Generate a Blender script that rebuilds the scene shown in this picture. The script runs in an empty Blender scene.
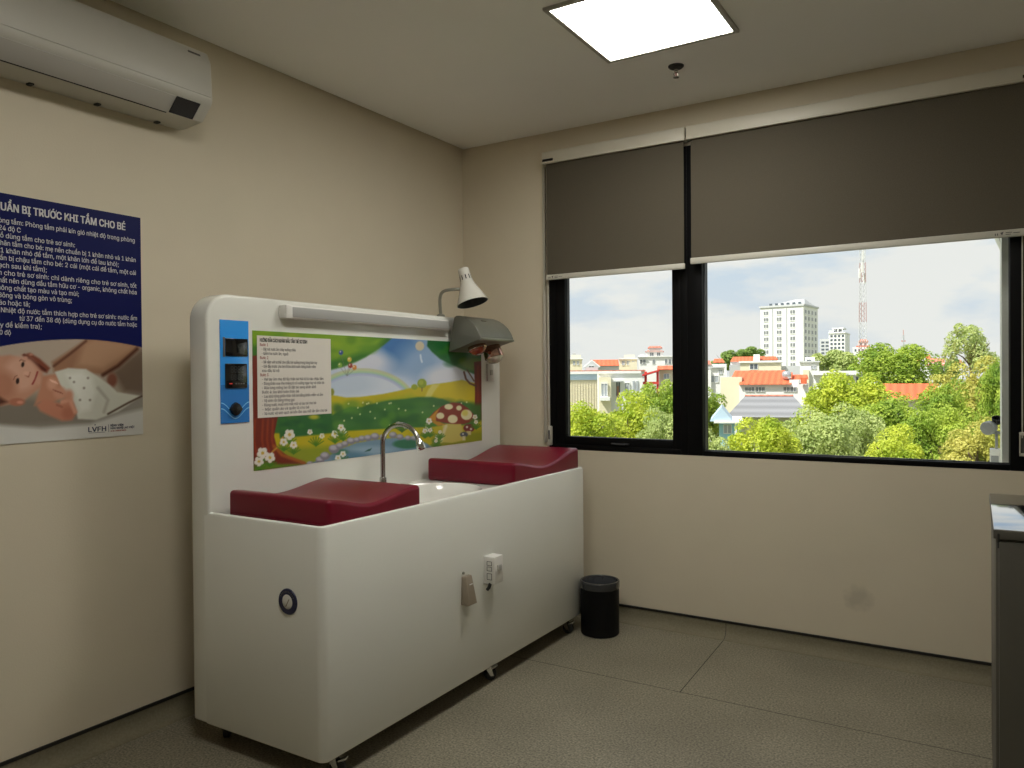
import bpy, bmesh, math, random
import numpy as np
from mathutils import Vector, Matrix, Euler
random.seed(7)
PI = math.pi
scene = bpy.context.scene
COL = scene.collection

# ------------------------------------------------------------------ camera
FPX = 774.84
CAM = np.array([2.8865, -4.0856, 1.4])
AF = np.array([-0.52579099, 0.85055405, -0.01008165])
AR = np.array([0.85061215, 0.52572967, -0.00820304])
AU = np.array([0.0016769, 0.01288866, 0.99991553])
H = 2.857
YAW = math.atan2(AR[1], AR[0])

def ray(u, v):
    return AF + AR * (u - 512) / FPX - AU * (v - 384) / FPX
def on(ax, val, u, v):
    d = ray(u, v)
    return CAM + d * ((val - CAM[ax]) / d[ax])
def at(u, v, D):
    return CAM + ray(u, v) * D

cd = bpy.data.cameras.new('camera')
cam = bpy.data.objects.new('camera', cd)
COL.objects.link(cam)
cam.matrix_world = Matrix(((AR[0], AU[0], -AF[0], CAM[0]), (AR[1], AU[1], -AF[1], CAM[1]),
                           (AR[2], AU[2], -AF[2], CAM[2]), (0, 0, 0, 1)))
cd.sensor_width = 36.0
cd.lens = 36.0 * FPX / 1024.0
cd.clip_start = 0.05
cd.clip_end = 3000
scene.camera = cam

# ------------------------------------------------------------------ materials
def s2l(c):
    c = c / 255.0
    return c / 12.92 if c <= 0.04045 else ((c + 0.055) / 1.055) ** 2.4
def rgb(r, g, b):
    return (s2l(r), s2l(g), s2l(b), 1.0)

def mat(name, col, rough=0.5, metal=0.0, spec=0.5, noise=0.0, nscale=30.0, bump=0.0, bscale=200.0,
        coat=0.0, emit=None, estr=0.0, trans=0.0, sheen=0.0):
    m = bpy.data.materials.new(name)
    m.use_nodes = True
    nt = m.node_tree
    b = nt.nodes['Principled BSDF']
    b.inputs['Base Color'].default_value = col if len(col) == 4 else (*col, 1)
    b.inputs['Roughness'].default_value = rough
    b.inputs['Metallic'].default_value = metal
    b.inputs['Specular IOR Level'].default_value = spec
    b.inputs['Coat Weight'].default_value = coat
    b.inputs['Coat Roughness'].default_value = 0.05
    b.inputs['Transmission Weight'].default_value = trans
    b.inputs['Sheen Weight'].default_value = sheen
    if emit:
        b.inputs['Emission Color'].default_value = (*emit, 1)
        b.inputs['Emission Strength'].default_value = estr
    if noise or bump:
        tc = nt.nodes.new('ShaderNodeTexCoord')
    if noise:
        n = nt.nodes.new('ShaderNodeTexNoise')
        n.inputs['Scale'].default_value = nscale
        n.inputs['Detail'].default_value = 4
        nt.links.new(tc.outputs['Object'], n.inputs['Vector'])
        mr = nt.nodes.new('ShaderNodeMapRange')
        mr.inputs['From Min'].default_value = 0.25
        mr.inputs['From Max'].default_value = 0.75
        mr.inputs['To Min'].default_value = 1 - noise
        mr.inputs['To Max'].default_value = 1 + noise
        nt.links.new(n.outputs['Fac'], mr.inputs['Value'])
        mx = nt.nodes.new('ShaderNodeVectorMath')
        mx.operation = 'SCALE'
        mx.inputs[0].default_value = col[:3]
        nt.links.new(mr.outputs['Result'], mx.inputs['Scale'])
        nt.links.new(mx.outputs[0], b.inputs['Base Color'])
    if bump:
        n2 = nt.nodes.new('ShaderNodeTexNoise')
        n2.inputs['Scale'].default_value = bscale
        n2.inputs['Detail'].default_value = 3
        nt.links.new(tc.outputs['Object'], n2.inputs['Vector'])
        bp = nt.nodes.new('ShaderNodeBump')
        bp.inputs['Strength'].default_value = bump
        bp.inputs['Distance'].default_value = 0.004
        nt.links.new(n2.outputs['Fac'], bp.inputs['Height'])
        nt.links.new(bp.outputs['Normal'], b.inputs['Normal'])
    return m

def attr_mat(name, rough=0.4, spec=0.5, coat=0.0):
    m = bpy.data.materials.new(name)
    m.use_nodes = True
    nt = m.node_tree
    b = nt.nodes['Principled BSDF']
    b.inputs['Roughness'].default_value = rough
    b.inputs['Specular IOR Level'].default_value = spec
    b.inputs['Coat Weight'].default_value = coat
    a = nt.nodes.new('ShaderNodeAttribute')
    a.attribute_name = 'print'
    nt.links.new(a.outputs['Color'], b.inputs['Base Color'])
    return m

M = {}
M['wall'] = mat('beige wall paint', (.655, .587, .46), .62, spec=.3, noise=.03, nscale=2.5, bump=.12, bscale=160)
M['ceil'] = mat('off white ceiling paint', (.92, .92, .90), .8, spec=.2, noise=.02, nscale=1.5)
M['black_strip'] = mat('black vinyl edge strip', (.012, .011, .010), .5)
M['alu'] = mat('black aluminium', (.004, .004, .0045), .45, spec=.12)
M['alu_grey'] = mat('dark grey gasket', (.05, .05, .053), .45, spec=.3)
M['gel'] = mat('white gelcoat', (.78, .785, .735), .16, spec=.5, noise=.012, nscale=3, coat=.25)
M['basin'] = mat('white acrylic basin', (.84, .83, .79), .12, coat=.3)
M['pad'] = mat('crimson vinyl', (.17, .006, .021), .30, spec=.3, noise=.06, nscale=6, bump=.06, bscale=500)
M['chrome'] = mat('brushed chrome', (.42, .40, .37), .24, metal=1)
M['chrome_b'] = mat('bright chrome', (.75, .75, .74), .08, metal=1)
M['white_pl'] = mat('white plastic', (.74, .725, .69), .3)
M['ac_white'] = mat('ivory plastic', (.52, .505, .455), .42, noise=.02, nscale=4)
M['ac_grey'] = mat('pale grey plastic', (.47, .455, .42), .45)
M['grey_pl'] = mat('dark grey plastic', (.15, .152, .125), .42, noise=.04, nscale=20)
M['black_pl'] = mat('black plastic', (.008, .008, .009), .25)
M['black_rub'] = mat('black rubber', (.014, .014, .014), .6)
M['taupe'] = mat('taupe plastic', (.30, .25, .19), .4, noise=.03)
M['tube'] = mat('grey diffuser strip', (.40, .40, .39), .35)
M['lampw'] = mat('glossy white enamel', (.62, .61, .56), .16, coat=.5)
M['lampneck'] = mat('grey gooseneck metal', (.26, .26, .22), .35, metal=.6)
M['bulb'] = mat('silvered red bulb glass', (.60, .36, .28), .10, metal=.85, noise=.35, nscale=26)
M['bulbface'] = mat('ruby bulb glass', (.28, .035, .012), .06, coat=1, noise=.5, nscale=30)
M['frosted'] = mat('clear bulb dome', (.55, .52, .42), .10, metal=.3, coat=1, noise=.3, nscale=40)
M['bluep'] = mat('blue control panel film', rgb(50, 150, 235), .22, coat=.4)
M['bluel'] = mat('light blue print', rgb(120, 200, 245), .22, coat=.4)
M['blued'] = mat('deeper blue print', rgb(46, 122, 200), .22, coat=.4)
M['glassblk'] = mat('black display glass', (.004, .005, .006), .08, coat=.6)
M['led_red'] = mat('red led digits', (.2, .01, .01), .4, emit=(1, .06, .03), estr=.35)
M['led_dim'] = mat('dim display segments', (.03, .035, .04), .4)
M['navy'] = mat('navy print', (.006, .009, .055), .35)
M['ink'] = mat('black ink', (.02, .02, .02), .6)
M['ink_grey'] = mat('grey ink', (.12, .115, .11), .6)
M['ink_red'] = mat('red ink', (.30, .04, .03), .6)
M['ink_navy'] = mat('navy ink', (.02, .025, .07), .5)
M['ink_white'] = mat('pale poster lettering', (.60, .60, .62), .45)
M['paper'] = mat('laminated paper', (.74, .70, .64), .35)
M['binb'] = mat('black leatherette', (.003, .003, .0035), .5, spec=.2, noise=.1)
M['binring'] = mat('charcoal bin ring', (.035, .037, .042), .22, coat=.3)
M['liner'] = mat('dark plastic bag', (.05, .053, .06), .14)
M['steel_dark'] = mat('dark grey enamelled steel', (.10, .095, .08), .45, noise=.03)
M['steel_top'] = mat('polished stainless steel', (.55, .56, .57), .09, metal=1)
M['cassette'] = mat('cream aluminium cassette', (.60, .565, .47), .4)
M['gap_shadow'] = mat('dark brown shadow line', (.05, .038, .025), .6)
M['barw'] = mat('cream blind rail', (.56, .54, .47), .38)
M['lens'] = mat('lit panel', (.9, .9, .9), .5, emit=(1.0, .975, .89), estr=22.0)
M['lens_back'] = mat('second lit panel', (.9, .9, .9), .5, emit=(1.0, .975, .89), estr=22.0)
M['panelling'] = mat('beige wall covering', (.60, .55, .45), .6, noise=.1, nscale=3)
M['panelrim'] = mat('grey white lamp frame', (.42, .41, .37), .4)
M['seam'] = mat('dark weld seam', (.035, .032, .025), .7)
M['chain'] = mat('pale plastic chain', (.52, .49, .42), .4)

def floor_material():
    m = bpy.data.materials.new('speckled olive vinyl')
    m.use_nodes = True
    nt = m.node_tree
    b = nt.nodes['Principled BSDF']
    tc = nt.nodes.new('ShaderNodeTexCoord')
    n1 = nt.nodes.new('ShaderNodeTexNoise'); n1.inputs['Scale'].default_value = 120; n1.inputs['Detail'].default_value = 2
    n2 = nt.nodes.new('ShaderNodeTexNoise'); n2.inputs['Scale'].default_value = 2.2; n2.inputs['Detail'].default_value = 4
    for n in (n1, n2):
        nt.links.new(tc.outputs['Object'], n.inputs['Vector'])
    r = nt.nodes.new('ShaderNodeValToRGB')
    r.color_ramp.elements[0].position = .32; r.color_ramp.elements[0].color = (.112, .100, .070, 1)
    r.color_ramp.elements[1].position = .70; r.color_ramp.elements[1].color = (.345, .312, .24, 1)
    nt.links.new(n1.outputs['Fac'], r.inputs['Fac'])
    mr = nt.nodes.new('ShaderNodeMapRange')
    mr.inputs['From Min'].default_value = .3; mr.inputs['From Max'].default_value = .7
    mr.inputs['To Min'].default_value = .86; mr.inputs['To Max'].default_value = 1.12
    nt.links.new(n2.outputs['Fac'], mr.inputs['Value'])
    sc = nt.nodes.new('ShaderNodeVectorMath'); sc.operation = 'SCALE'
    nt.links.new(r.outputs['Color'], sc.inputs[0]); nt.links.new(mr.outputs['Result'], sc.inputs['Scale'])
    nt.links.new(sc.outputs[0], b.inputs['Base Color'])
    b.inputs['Roughness'].default_value = .38
    b.inputs['Specular IOR Level'].default_value = .45
    return m
M['floor'] = floor_material()
M['cove'] = M['floor'].copy(); M['cove'].name = 'speckled olive coved vinyl'
M['cove'].node_tree.nodes['Principled BSDF'].inputs['Roughness'].default_value = .75
for nd in M['cove'].node_tree.nodes:
    if nd.bl_idname == 'ShaderNodeValToRGB':
        nd.color_ramp.elements[0].color = (.185, .165, .110, 1); nd.color_ramp.elements[1].color = (.225, .200, .140, 1)
M['cove'].node_tree.nodes['Principled BSDF'].inputs['Specular IOR Level'].default_value = .2

def stained_wall():
    m = M['wall'].copy(); m.name = 'beige wall paint with a scuff'
    nt = m.node_tree
    b = nt.nodes['Principled BSDF']
    src = b.inputs['Base Color'].links[0].from_socket
    tc = nt.nodes.new('ShaderNodeTexCoord')
    n = nt.nodes.new('ShaderNodeTexNoise'); n.inputs['Scale'].default_value = 14; n.inputs['Detail'].default_value = 3
    nt.links.new(tc.outputs['Object'], n.inputs['Vector'])
    wob = nt.nodes.new('ShaderNodeVectorMath'); wob.operation = 'MULTIPLY_ADD'
    wob.inputs[1].default_value = (.12, .12, .12)
    nt.links.new(n.outputs['Color'], wob.inputs[0]); nt.links.new(tc.outputs['Object'], wob.inputs[2])
    dist = nt.nodes.new('ShaderNodeVectorMath'); dist.operation = 'DISTANCE'
    dist.inputs[1].default_value = (2.33 + .06, .06, .30 + .06)
    nt.links.new(wob.outputs[0], dist.inputs[0])
    mr = nt.nodes.new('ShaderNodeMapRange')
    mr.inputs['From Min'].default_value = .03; mr.inputs['From Max'].default_value = .075
    mr.inputs['To Min'].default_value = .80; mr.inputs['To Max'].default_value = 1
    nt.links.new(dist.outputs['Value'], mr.inputs['Value'])
    sc = nt.nodes.new('ShaderNodeVectorMath'); sc.operation = 'SCALE'
    nt.links.new(src, sc.inputs[0]); nt.links.new(mr.outputs['Result'], sc.inputs['Scale'])
    nt.links.new(sc.outputs[0], b.inputs['Base Color'])
    return m
M['wall_far'] = stained_wall()

def fabric_material():
    m = bpy.data.materials.new('taupe blind fabric')
    m.use_nodes = True
    nt = m.node_tree
    b = nt.nodes['Principled BSDF']
    b.inputs['Roughness'].default_value = .8
    b.inputs['Specular IOR Level'].default_value = .2
    tc = nt.nodes.new('ShaderNodeTexCoord')
    mp = nt.nodes.new('ShaderNodeMapping'); mp.inputs['Scale'].default_value = (260, 260, 260)
    n = nt.nodes.new('ShaderNodeTexNoise'); n.inputs['Scale'].default_value = 1; n.inputs['Detail'].default_value = 2
    nt.links.new(tc.outputs['Object'], mp.inputs['Vector']); nt.links.new(mp.outputs['Vector'], n.inputs['Vector'])
    r = nt.nodes.new('ShaderNodeValToRGB')
    r.color_ramp.elements[0].color = (.088, .075, .054, 1); r.color_ramp.elements[0].position = .3
    r.color_ramp.elements[1].color = (.112, .097, .071, 1); r.color_ramp.elements[1].position = .7
    nt.links.new(n.outputs['Fac'], r.inputs['Fac'])
    nt.links.new(r.outputs['Color'], b.inputs['Base Color'])
    return m
M['fabric'] = fabric_material()

def glass_material(name='window glass', tint=(.97, .985, .98), blend=.06):
    m = bpy.data.materials.new(name)
    m.use_nodes = True
    nt = m.node_tree
    nt.nodes.clear()
    o = nt.nodes.new('ShaderNodeOutputMaterial')
    t = nt.nodes.new('ShaderNodeBsdfTransparent'); t.inputs['Color'].default_value = (*tint, 1)
    g = nt.nodes.new('ShaderNodeBsdfGlossy'); g.inputs['Roughness'].default_value = .0
    g.inputs['Color'].default_value = (.9, .9, .9, 1)
    lw = nt.nodes.new('ShaderNodeFresnel'); lw.inputs['IOR'].default_value = 1.25
    mx = nt.nodes.new('ShaderNodeMixShader')
    nt.links.new(lw.outputs['Fac'], mx.inputs['Fac'])
    nt.links.new(t.outputs[0], mx.inputs[1]); nt.links.new(g.outputs[0], mx.inputs[2])
    nt.links.new(mx.outputs[0], o.inputs['Surface'])
    return m
M['glass'] = glass_material()

def leaf_material(name, c1, c2):
    m = bpy.data.materials.new(name)
    m.use_nodes = True
    nt = m.node_tree
    b = nt.nodes['Principled BSDF']
    b.inputs['Roughness'].default_value = .5
    b.inputs['Specular IOR Level'].default_value = .25
    gm = nt.nodes.new('ShaderNodeNewGeometry')
    n = nt.nodes.new('ShaderNodeTexNoise'); n.inputs['Scale'].default_value = .9; n.inputs['Detail'].default_value = 5
    n.inputs['Roughness'].default_value = .7
    nt.links.new(gm.outputs['Position'], n.inputs['Vector'])
    r = nt.nodes.new('ShaderNodeValToRGB')
    r.color_ramp.elements[0].position = .36; r.color_ramp.elements[0].color = (*c1, 1)
    r.color_ramp.elements[1].position = .64; r.color_ramp.elements[1].color = (*c2, 1)
    nt.links.new(n.outputs['Fac'], r.inputs['Fac'])
    nt.links.new(r.outputs['Color'], b.inputs['Base Color'])
    tr = nt.nodes.new('ShaderNodeBsdfTranslucent')
    nt.links.new(r.outputs['Color'], tr.inputs['Color'])
    mx = nt.nodes.new('ShaderNodeMixShader'); mx.inputs['Fac'].default_value = .42
    out = nt.nodes['Material Output']
    nt.links.new(b.outputs[0], mx.inputs[1]); nt.links.new(tr.outputs[0], mx.inputs[2])
    nt.links.new(mx.outputs[0], out.inputs['Surface'])
    return m
M['leaf_y'] = leaf_material('yellow green leaves', (.34, .46, .04), (.70, .74, .10))
M['leaf_g'] = leaf_material('green leaves', (.22, .36, .05), (.54, .64, .10))
M['leaf_d'] = leaf_material('deep green leaves', (.16, .28, .07), (.38, .50, .13))
M['leaf_p'] = leaf_material('pale sage leaves', (.36, .46, .15), (.64, .70, .28))
M['leaf_r'] = leaf_material('rust tinged leaves', (.40, .42, .07), (.74, .68, .20))
M['bark'] = mat('tree bark', (.16, .12, .08), .9, noise=.25, nscale=3)

# ------------------------------------------------------------------ geometry helpers
def link(name, me, m=None, parent=None, loc=None, rotz=0.0):
    o = bpy.data.objects.new(name, me)
    COL.objects.link(o)
    if m is not None:
        ms = m if isinstance(m, (list, tuple)) else [m]
        for k in ms:
            me.materials.append(k)
    if parent is not None:
        o.parent = parent
    if loc is not None:
        o.location = loc
    o.rotation_euler.z = rotz
    return o

def tag(o, label=None, cat=None, group=None, kind=None):
    if label: o['label'] = label
    if cat: o['category'] = cat
    if group: o['group'] = group
    if kind: o['kind'] = kind
    return o

def thing(name, label, cat, loc=(0, 0, 0), rotz=0.0, group=None):
    o = bpy.data.objects.new(name, None)
    o.empty_display_size = .1
    COL.objects.link(o)
    o.location = loc
    o.rotation_euler.z = rotz
    return tag(o, label, cat, group)

def finish(bm, smooth=35):
    me = bpy.data.meshes.new('mesh')
    bmesh.ops.recalc_face_normals(bm, faces=bm.faces[:])
    bm.to_mesh(me)
    bm.free()
    if smooth:
        for p in me.polygons:
            p.use_smooth = True
        me.set_sharp_from_angle(angle=math.radians(smooth))
    return me

def new():
    return bmesh.new()

def part(name, bm, m, parent=None, origin=None, smooth=35, label=None):
    """link bm (world coordinates) as a mesh; if parent, coordinates relative to the parent's location"""
    off = Vector((0, 0, 0))
    if parent is not None:
        off = Vector(parent.location)
        p = parent.parent
        while p is not None:
            off += Vector(p.location); p = p.parent
    elif origin is not None:
        off = Vector(origin)
    bmesh.ops.translate(bm, verts=bm.verts[:], vec=-off)
    o = link(name, finish(bm, smooth), m, parent, loc=(origin if parent is None and origin is not None else None))
    if label: o['label'] = label
    return o

def box(bm, x0, x1, y0, y1, z0, z1, r=0.0, seg=2, mi=0):
    x0, x1 = min(x0, x1), max(x0, x1); y0, y1 = min(y0, y1), max(y0, y1); z0, z1 = min(z0, z1), max(z0, z1)
    g = bmesh.ops.create_cube(bm, size=1.0)
    vs = g['verts']
    bmesh.ops.scale(bm, verts=vs, vec=(x1 - x0, y1 - y0, z1 - z0))
    bmesh.ops.translate(bm, verts=vs, vec=((x0 + x1) / 2, (y0 + y1) / 2, (z0 + z1) / 2))
    es = list({e for v in vs for e in v.link_edges})
    fs = list({f for v in vs for f in v.link_faces})
    for f in fs: f.material_index = mi
    if r > 0:
        q = bmesh.ops.bevel(bm, geom=es, offset=r, segments=seg, profile=.5, affect='EDGES', clamp_overlap=True)
        for f in q['faces']: f.material_index = mi
    return vs

def prism(bm, pts, a, b, axis, mi=0):
    """extrude a 2D polygon along axis. axis 'y': pts are (x,z); 'x': (y,z); 'z': (x,y)"""
    def P(p, t):
        if axis == 'y': return (p[0], t, p[1])
        if axis == 'x': return (t, p[0], p[1])
        return (p[0], p[1], t)
    v0 = [bm.verts.new(P(p, a)) for p in pts]
    v1 = [bm.verts.new(P(p, b)) for p in pts]
    n = len(pts)
    fs = [bm.faces.new(v0), bm.faces.new(v1[::-1])]
    for i in range(n):
        fs.append(bm.faces.new((v0[i], v1[i], v1[(i + 1) % n], v0[(i + 1) % n])))
    for f in fs: f.material_index = mi
    return v0 + v1, fs

def bevel_all(bm, r, seg=3, ang=30):
    bmesh.ops.recalc_face_normals(bm, faces=bm.faces[:])
    es = [e for e in bm.edges if len(e.link_faces) == 2 and e.calc_face_angle(0) > math.radians(ang)]
    bmesh.ops.bevel(bm, geom=es, offset=r, segments=seg, profile=.5, affect='EDGES', clamp_overlap=True)

def frame_of(d):
    d = Vector(d).normalized()
    t = Vector((0, 0, 1)) if abs(d.z) < .9 else Vector((1, 0, 0))
    a = d.cross(t).normalized()
    return a, d.cross(a).normalized(), d

def tube(bm, pts, r, seg=10, cap=True, mi=0):
    pts = [Vector(p) for p in pts]
    n = len(pts)
    rs = r if isinstance(r, (list, tuple)) else [r] * n
    rings = []
    a = None
    for i, p in enumerate(pts):
        d = (pts[min(i + 1, n - 1)] - pts[max(i - 1, 0)]).normalized()
        if a is None:
            a, b, _ = frame_of(d)
        else:
            a = (a - d * a.dot(d)).normalized()
            b = d.cross(a)
        rings.append([bm.verts.new(p + (a * math.cos(t) + b * math.sin(t)) * rs[i])
                      for t in [2 * PI * k / seg for k in range(seg)]])
    fs = []
    for i in range(n - 1):
        for k in range(seg):
            fs.append(bm.faces.new((rings[i][k], rings[i][(k + 1) % seg], rings[i + 1][(k + 1) % seg], rings[i + 1][k])))
    if cap:
        fs.append(bm.faces.new(rings[0][::-1])); fs.append(bm.faces.new(rings[-1]))
    for f in fs: f.material_index = mi

def lathe(bm, prof, origin=(0, 0, 0), axis=(0, 0, 1), seg=32, sx=1.0, sy=1.0, mi=0):
    """prof: list of (radius, height along axis)"""
    a, b, d = frame_of(axis)
    if Vector(axis).normalized().z > .999:
        a, b, d = Vector((1, 0, 0)), Vector((0, 1, 0)), Vector((0, 0, 1))
    o = Vector(origin)
    rings = []
    for r, h in prof:
        if r < 1e-6:
            rings.append([bm.verts.new(o + d * h)])
        else:
            rings.append([bm.verts.new(o + d * h + a * (r * sx * math.cos(2 * PI * k / seg)) + b * (r * sy * math.sin(2 * PI * k / seg)))
                          for k in range(seg)])
    for i in range(len(rings) - 1):
        A, B = rings[i], rings[i + 1]
        for k in range(seg):
            k2 = (k + 1) % seg
            if len(A) == 1 and len(B) == 1: continue
            if len(A) == 1: f = bm.faces.new((A[0], B[k2], B[k]))
            elif len(B) == 1: f = bm.faces.new((A[k], A[k2], B[0]))
            else: f = bm.faces.new((A[k], A[k2], B[k2], B[k]))
            f.material_index = mi

def arc(cx, cy, r, a0, a1, n):
    return [(cx + r * math.cos(a0 + (a1 - a0) * i / n), cy + r * math.sin(a0 + (a1 - a0) * i / n)) for i in range(n + 1)]

def rrect(x0, x1, y0, y1, r, n=6, corners=(1, 1, 1, 1)):
    """rounded rectangle outline, corners: bl, br, tr, tl"""
    out = []
    for (cx, cy, a), c, sq in (((x0 + r, y0 + r, PI), corners[0], (x0, y0)), ((x1 - r, y0 + r, 1.5 * PI), corners[1], (x1, y0)),
                               ((x1 - r, y1 - r, 0), corners[2], (x1, y1)), ((x0 + r, y1 - r, .5 * PI), corners[3], (x0, y1))):
        if c: out += arc(cx, cy, r, a, a + PI / 2, n)
        else: out.append(sq)
    return out

try:
    FONT = bpy.data.fonts.load(bpy.utils.resource_path('LOCAL') + '/datafiles/fonts/Inter.woff2')
except Exception:
    FONT = None
import unicodedata
HORN = chr(0x31B)
def plain_letters(t):
    return unicodedata.normalize('NFC', ''.join(ch for ch in unicodedata.normalize('NFD', t) if ch != HORN))
def text_right(t, size):
    c = bpy.data.curves.new('lettering', 'FONT')
    c.body = t; c.size = size
    if FONT is not None: c.font = FONT
    o = bpy.data.objects.new('lettering', c)
    COL.objects.link(o)
    dg = bpy.context.evaluated_depsgraph_get()
    me = bpy.data.meshes.new_from_object(o.evaluated_get(dg))
    x = max((v.co.x for v in me.vertices), default=0)
    bpy.data.objects.remove(o); bpy.data.curves.remove(c); bpy.data.meshes.remove(me)
    return x
def text_bm(bm, body, size, origin, right, up, align='LEFT', bold=0.0, width=None, mi=0, lift=0.0):
    """lettering as flat mesh; origin = baseline point, right/up = unit directions"""
    full = unicodedata.normalize('NFC', body)
    body = plain_letters(full)
    c = bpy.data.curves.new('lettering', 'FONT')
    c.body = body
    c_size = size * (1.34 if FONT is not None else 1.0)
    c.size = c_size
    if FONT is not None: c.font = FONT
    c.resolution_u = 3
    o = bpy.data.objects.new('lettering', c)
    COL.objects.link(o)
    dg = bpy.context.evaluated_depsgraph_get()
    me = bpy.data.meshes.new_from_object(o.evaluated_get(dg))
    bpy.data.objects.remove(o)
    bpy.data.curves.remove(c)
    n = len(me.vertices)
    if n == 0: return
    horns = []
    for i, ch in enumerate(full):
        if HORN in unicodedata.normalize('NFD', ch):
            horns.append((text_right(body[:i + 1], c_size), ch.isupper()))
    co = np.empty(n * 3); me.vertices.foreach_get('co', co); co = co.reshape(-1, 3)
    x0, x1 = co[:, 0].min(), co[:, 0].max()
    sx = width / (x1 - x0) if width else 1.0
    off = {'LEFT': x0, 'RIGHT': x1, 'CENTER': (x0 + x1) / 2}[align]
    right = np.array(right, float); up = np.array(up, float); nrm = np.cross(right, up)
    P = np.array(origin, float) + np.outer((co[:, 0] - off) * sx, right) + np.outer(co[:, 1], up) + nrm * lift
    for q, (du, dv) in enumerate(((0, 0),) if bold == 0 else ((-1, -.6), (1, -.6), (-1, .6), (1, .6))):
        vs = [bm.verts.new(p + right * du * bold + up * dv * bold + nrm * q * .00006) for p in P]
        for p in me.polygons:
            f = bm.faces.new([vs[i] for i in p.vertices]); f.material_index = mi
    for hx, cap in horns:
        hy = (.51 if cap else .385) * c_size; k = c_size
        for q in ([(-.03, -.06), (.045, -.05), (.045, .0), (-.03, -.01)], [(.02, -.05), (.065, -.03), (.095, .03), (.095, .10), (.045, .10), (.045, .03)]):
            vs = [bm.verts.new(np.array(origin, float) + right * (hx + x * k - off) * sx + up * (hy + y * k) + nrm * .0003) for x, y in q]
            f = bm.faces.new(vs); f.material_index = mi
    bpy.data.meshes.remove(me)

def boolean(o, cutter, op):
    md = o.modifiers.new('b', 'BOOLEAN')
    md.operation = op; md.object = cutter; md.solver = 'EXACT'
    dg = bpy.context.evaluated_depsgraph_get()
    me = bpy.data.meshes.new_from_object(o.evaluated_get(dg))
    o.modifiers.clear()
    old = o.data
    o.data = me
    bpy.data.meshes.remove(old)
    bpy.data.objects.remove(cutter)

def copy_tree(o, parent=None):
    c = o.copy(); COL.objects.link(c)
    if parent is not None: c.parent = parent
    for ch in o.children: copy_tree(ch, c)
    return c

def struct(name, bm, m, parent=None, smooth=35):
    o = part(name, bm, m, parent, smooth=smooth)
    if parent is None: o['kind'] = 'structure'
    return o

# ------------------------------------------------------------------ room shell
XR, YB = 4.25, -6.4
b = new(); box(b, -.2, XR + .2, YB - .2, .2, -.2, 0)
for (x0, y0, x1, y1) in ((.0, -.806, XR, -.806), (1.687, -.06, 1.717, -.806)):
    d = Vector((x1 - x0, y1 - y0, 0)).normalized(); n = Vector((-d.y, d.x, 0)) * .0022
    vs = [b.verts.new(Vector(p) + Vector((0, 0, .0006))) for p in
          (Vector((x0, y0, 0)) + n, Vector((x1, y1, 0)) + n, Vector((x1, y1, 0)) - n, Vector((x0, y0, 0)) - n)]
    f = b.faces.new(vs); f.material_index = 1
struct('floor', b, [M['floor'], M['seam']], smooth=0)
b = new(); box(b, .010, XR, YB, -.004, H, H + .05); box(b, -.2, XR + .2, YB - .2, .2, H + .05, H + .25)
struct('ceiling', b, M['ceil'], smooth=0)
b = new(); box(b, -.2, 0, YB - .2, .2, -.2, H + .05); struct('wall_left', b, M['wall'], smooth=0)
b = new(); box(b, XR, XR + .2, YB - .2, .2, -.2, H + .05); struct('wall_right', b, M['panelling'], smooth=0)
b = new(); box(b, -.2, XR + .2, YB - .2, YB, -.2, H + .05); struct('wall_back', b, M['panelling'], smooth=0)
WX0, WX1, WZ0, WZ1 = .622, 3.075, .962, 2.64
b = new()
box(b, 0, WX0, 0, .2, -.2, H + .05); box(b, WX1, XR, 0, .2, -.2, H + .05)
box(b, WX0, WX1, 0, .2, -.2, WZ0); box(b, WX0, WX1, 0, .2, WZ1, H + .05)
struct('wall_far', b, M['wall_far'], smooth=0)

def cove(axis):
    n = 6
    pr = [(0, 0)] + [(-.055, .0005)] + [(-.055 + .05 * math.sin(t), .055 - .0545 * math.cos(t)) for t in [PI / 2 * i / n for i in range(1, n + 1)]] + [(-.005, .080), (0, .080)]
    st = [(0, .080), (-.008, .080), (-.008, .092), (0, .092)]
    return pr, st
pr, st = cove('x')
b = new()
prism(b, pr, 0, XR, 'x'); prism(b, st, 0, XR, 'x', mi=1)
prism(b, [(y - .0016, z + .0016) for y, z in pr[1:]] + [(0, 0)], 1.6862, 1.6888, 'x', mi=2)   # the weld in the coved skirting
struct('baseboard_far', b, [M['cove'], M['black_strip'], M['seam']], smooth=30)
b = new()
prism(b, [(-x, z) for x, z in pr], YB, 0, 'y'); prism(b, [(-x, z) for x, z in st], YB, 0, 'y', mi=1)
struct('baseboard_left', b, [M['cove'], M['black_strip']], smooth=30)

# ------------------------------------------------------------------ windows
def ring(bm, x0, x1, z0, z1, wl, wr, wb, wt, y0, y1, r=.003, mi=0):
    box(bm, x0, x0 + wl, y0, y1, z0, z1, r, mi=mi); box(bm, x1 - wr, x1, y0, y1, z0, z1, r, mi=mi)
    box(bm, x0 + wl, x1 - wr, y0, y1, z0, z0 + wb, r, mi=mi); box(bm, x0 + wl, x1 - wr, y0, y1, z1 - wt, z1, r, mi=mi)
XM = 1.484
b = new()
ring(b, WX0, XM, WZ0, WZ1, .05, .04, .03, .05, -.002, .10)
ring(b, WX0 + .04, XM - .03, WZ0 + .025, WZ1 - .04, .070, .058, .052, .05, .004, .07)
w1 = struct('window_1', b, M['alu'])
b = new(); ring(b, .727, 1.402, 1.034, 2.56, .009, .007, .006, .007, .030, .045, 0); part('gasket', b, M['alu_grey'], w1)
b = new(); box(b, .73, 1.40, .036, .041, 1.036, 2.55); part('pane', b, M['glass'], w1, smooth=0)
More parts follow.
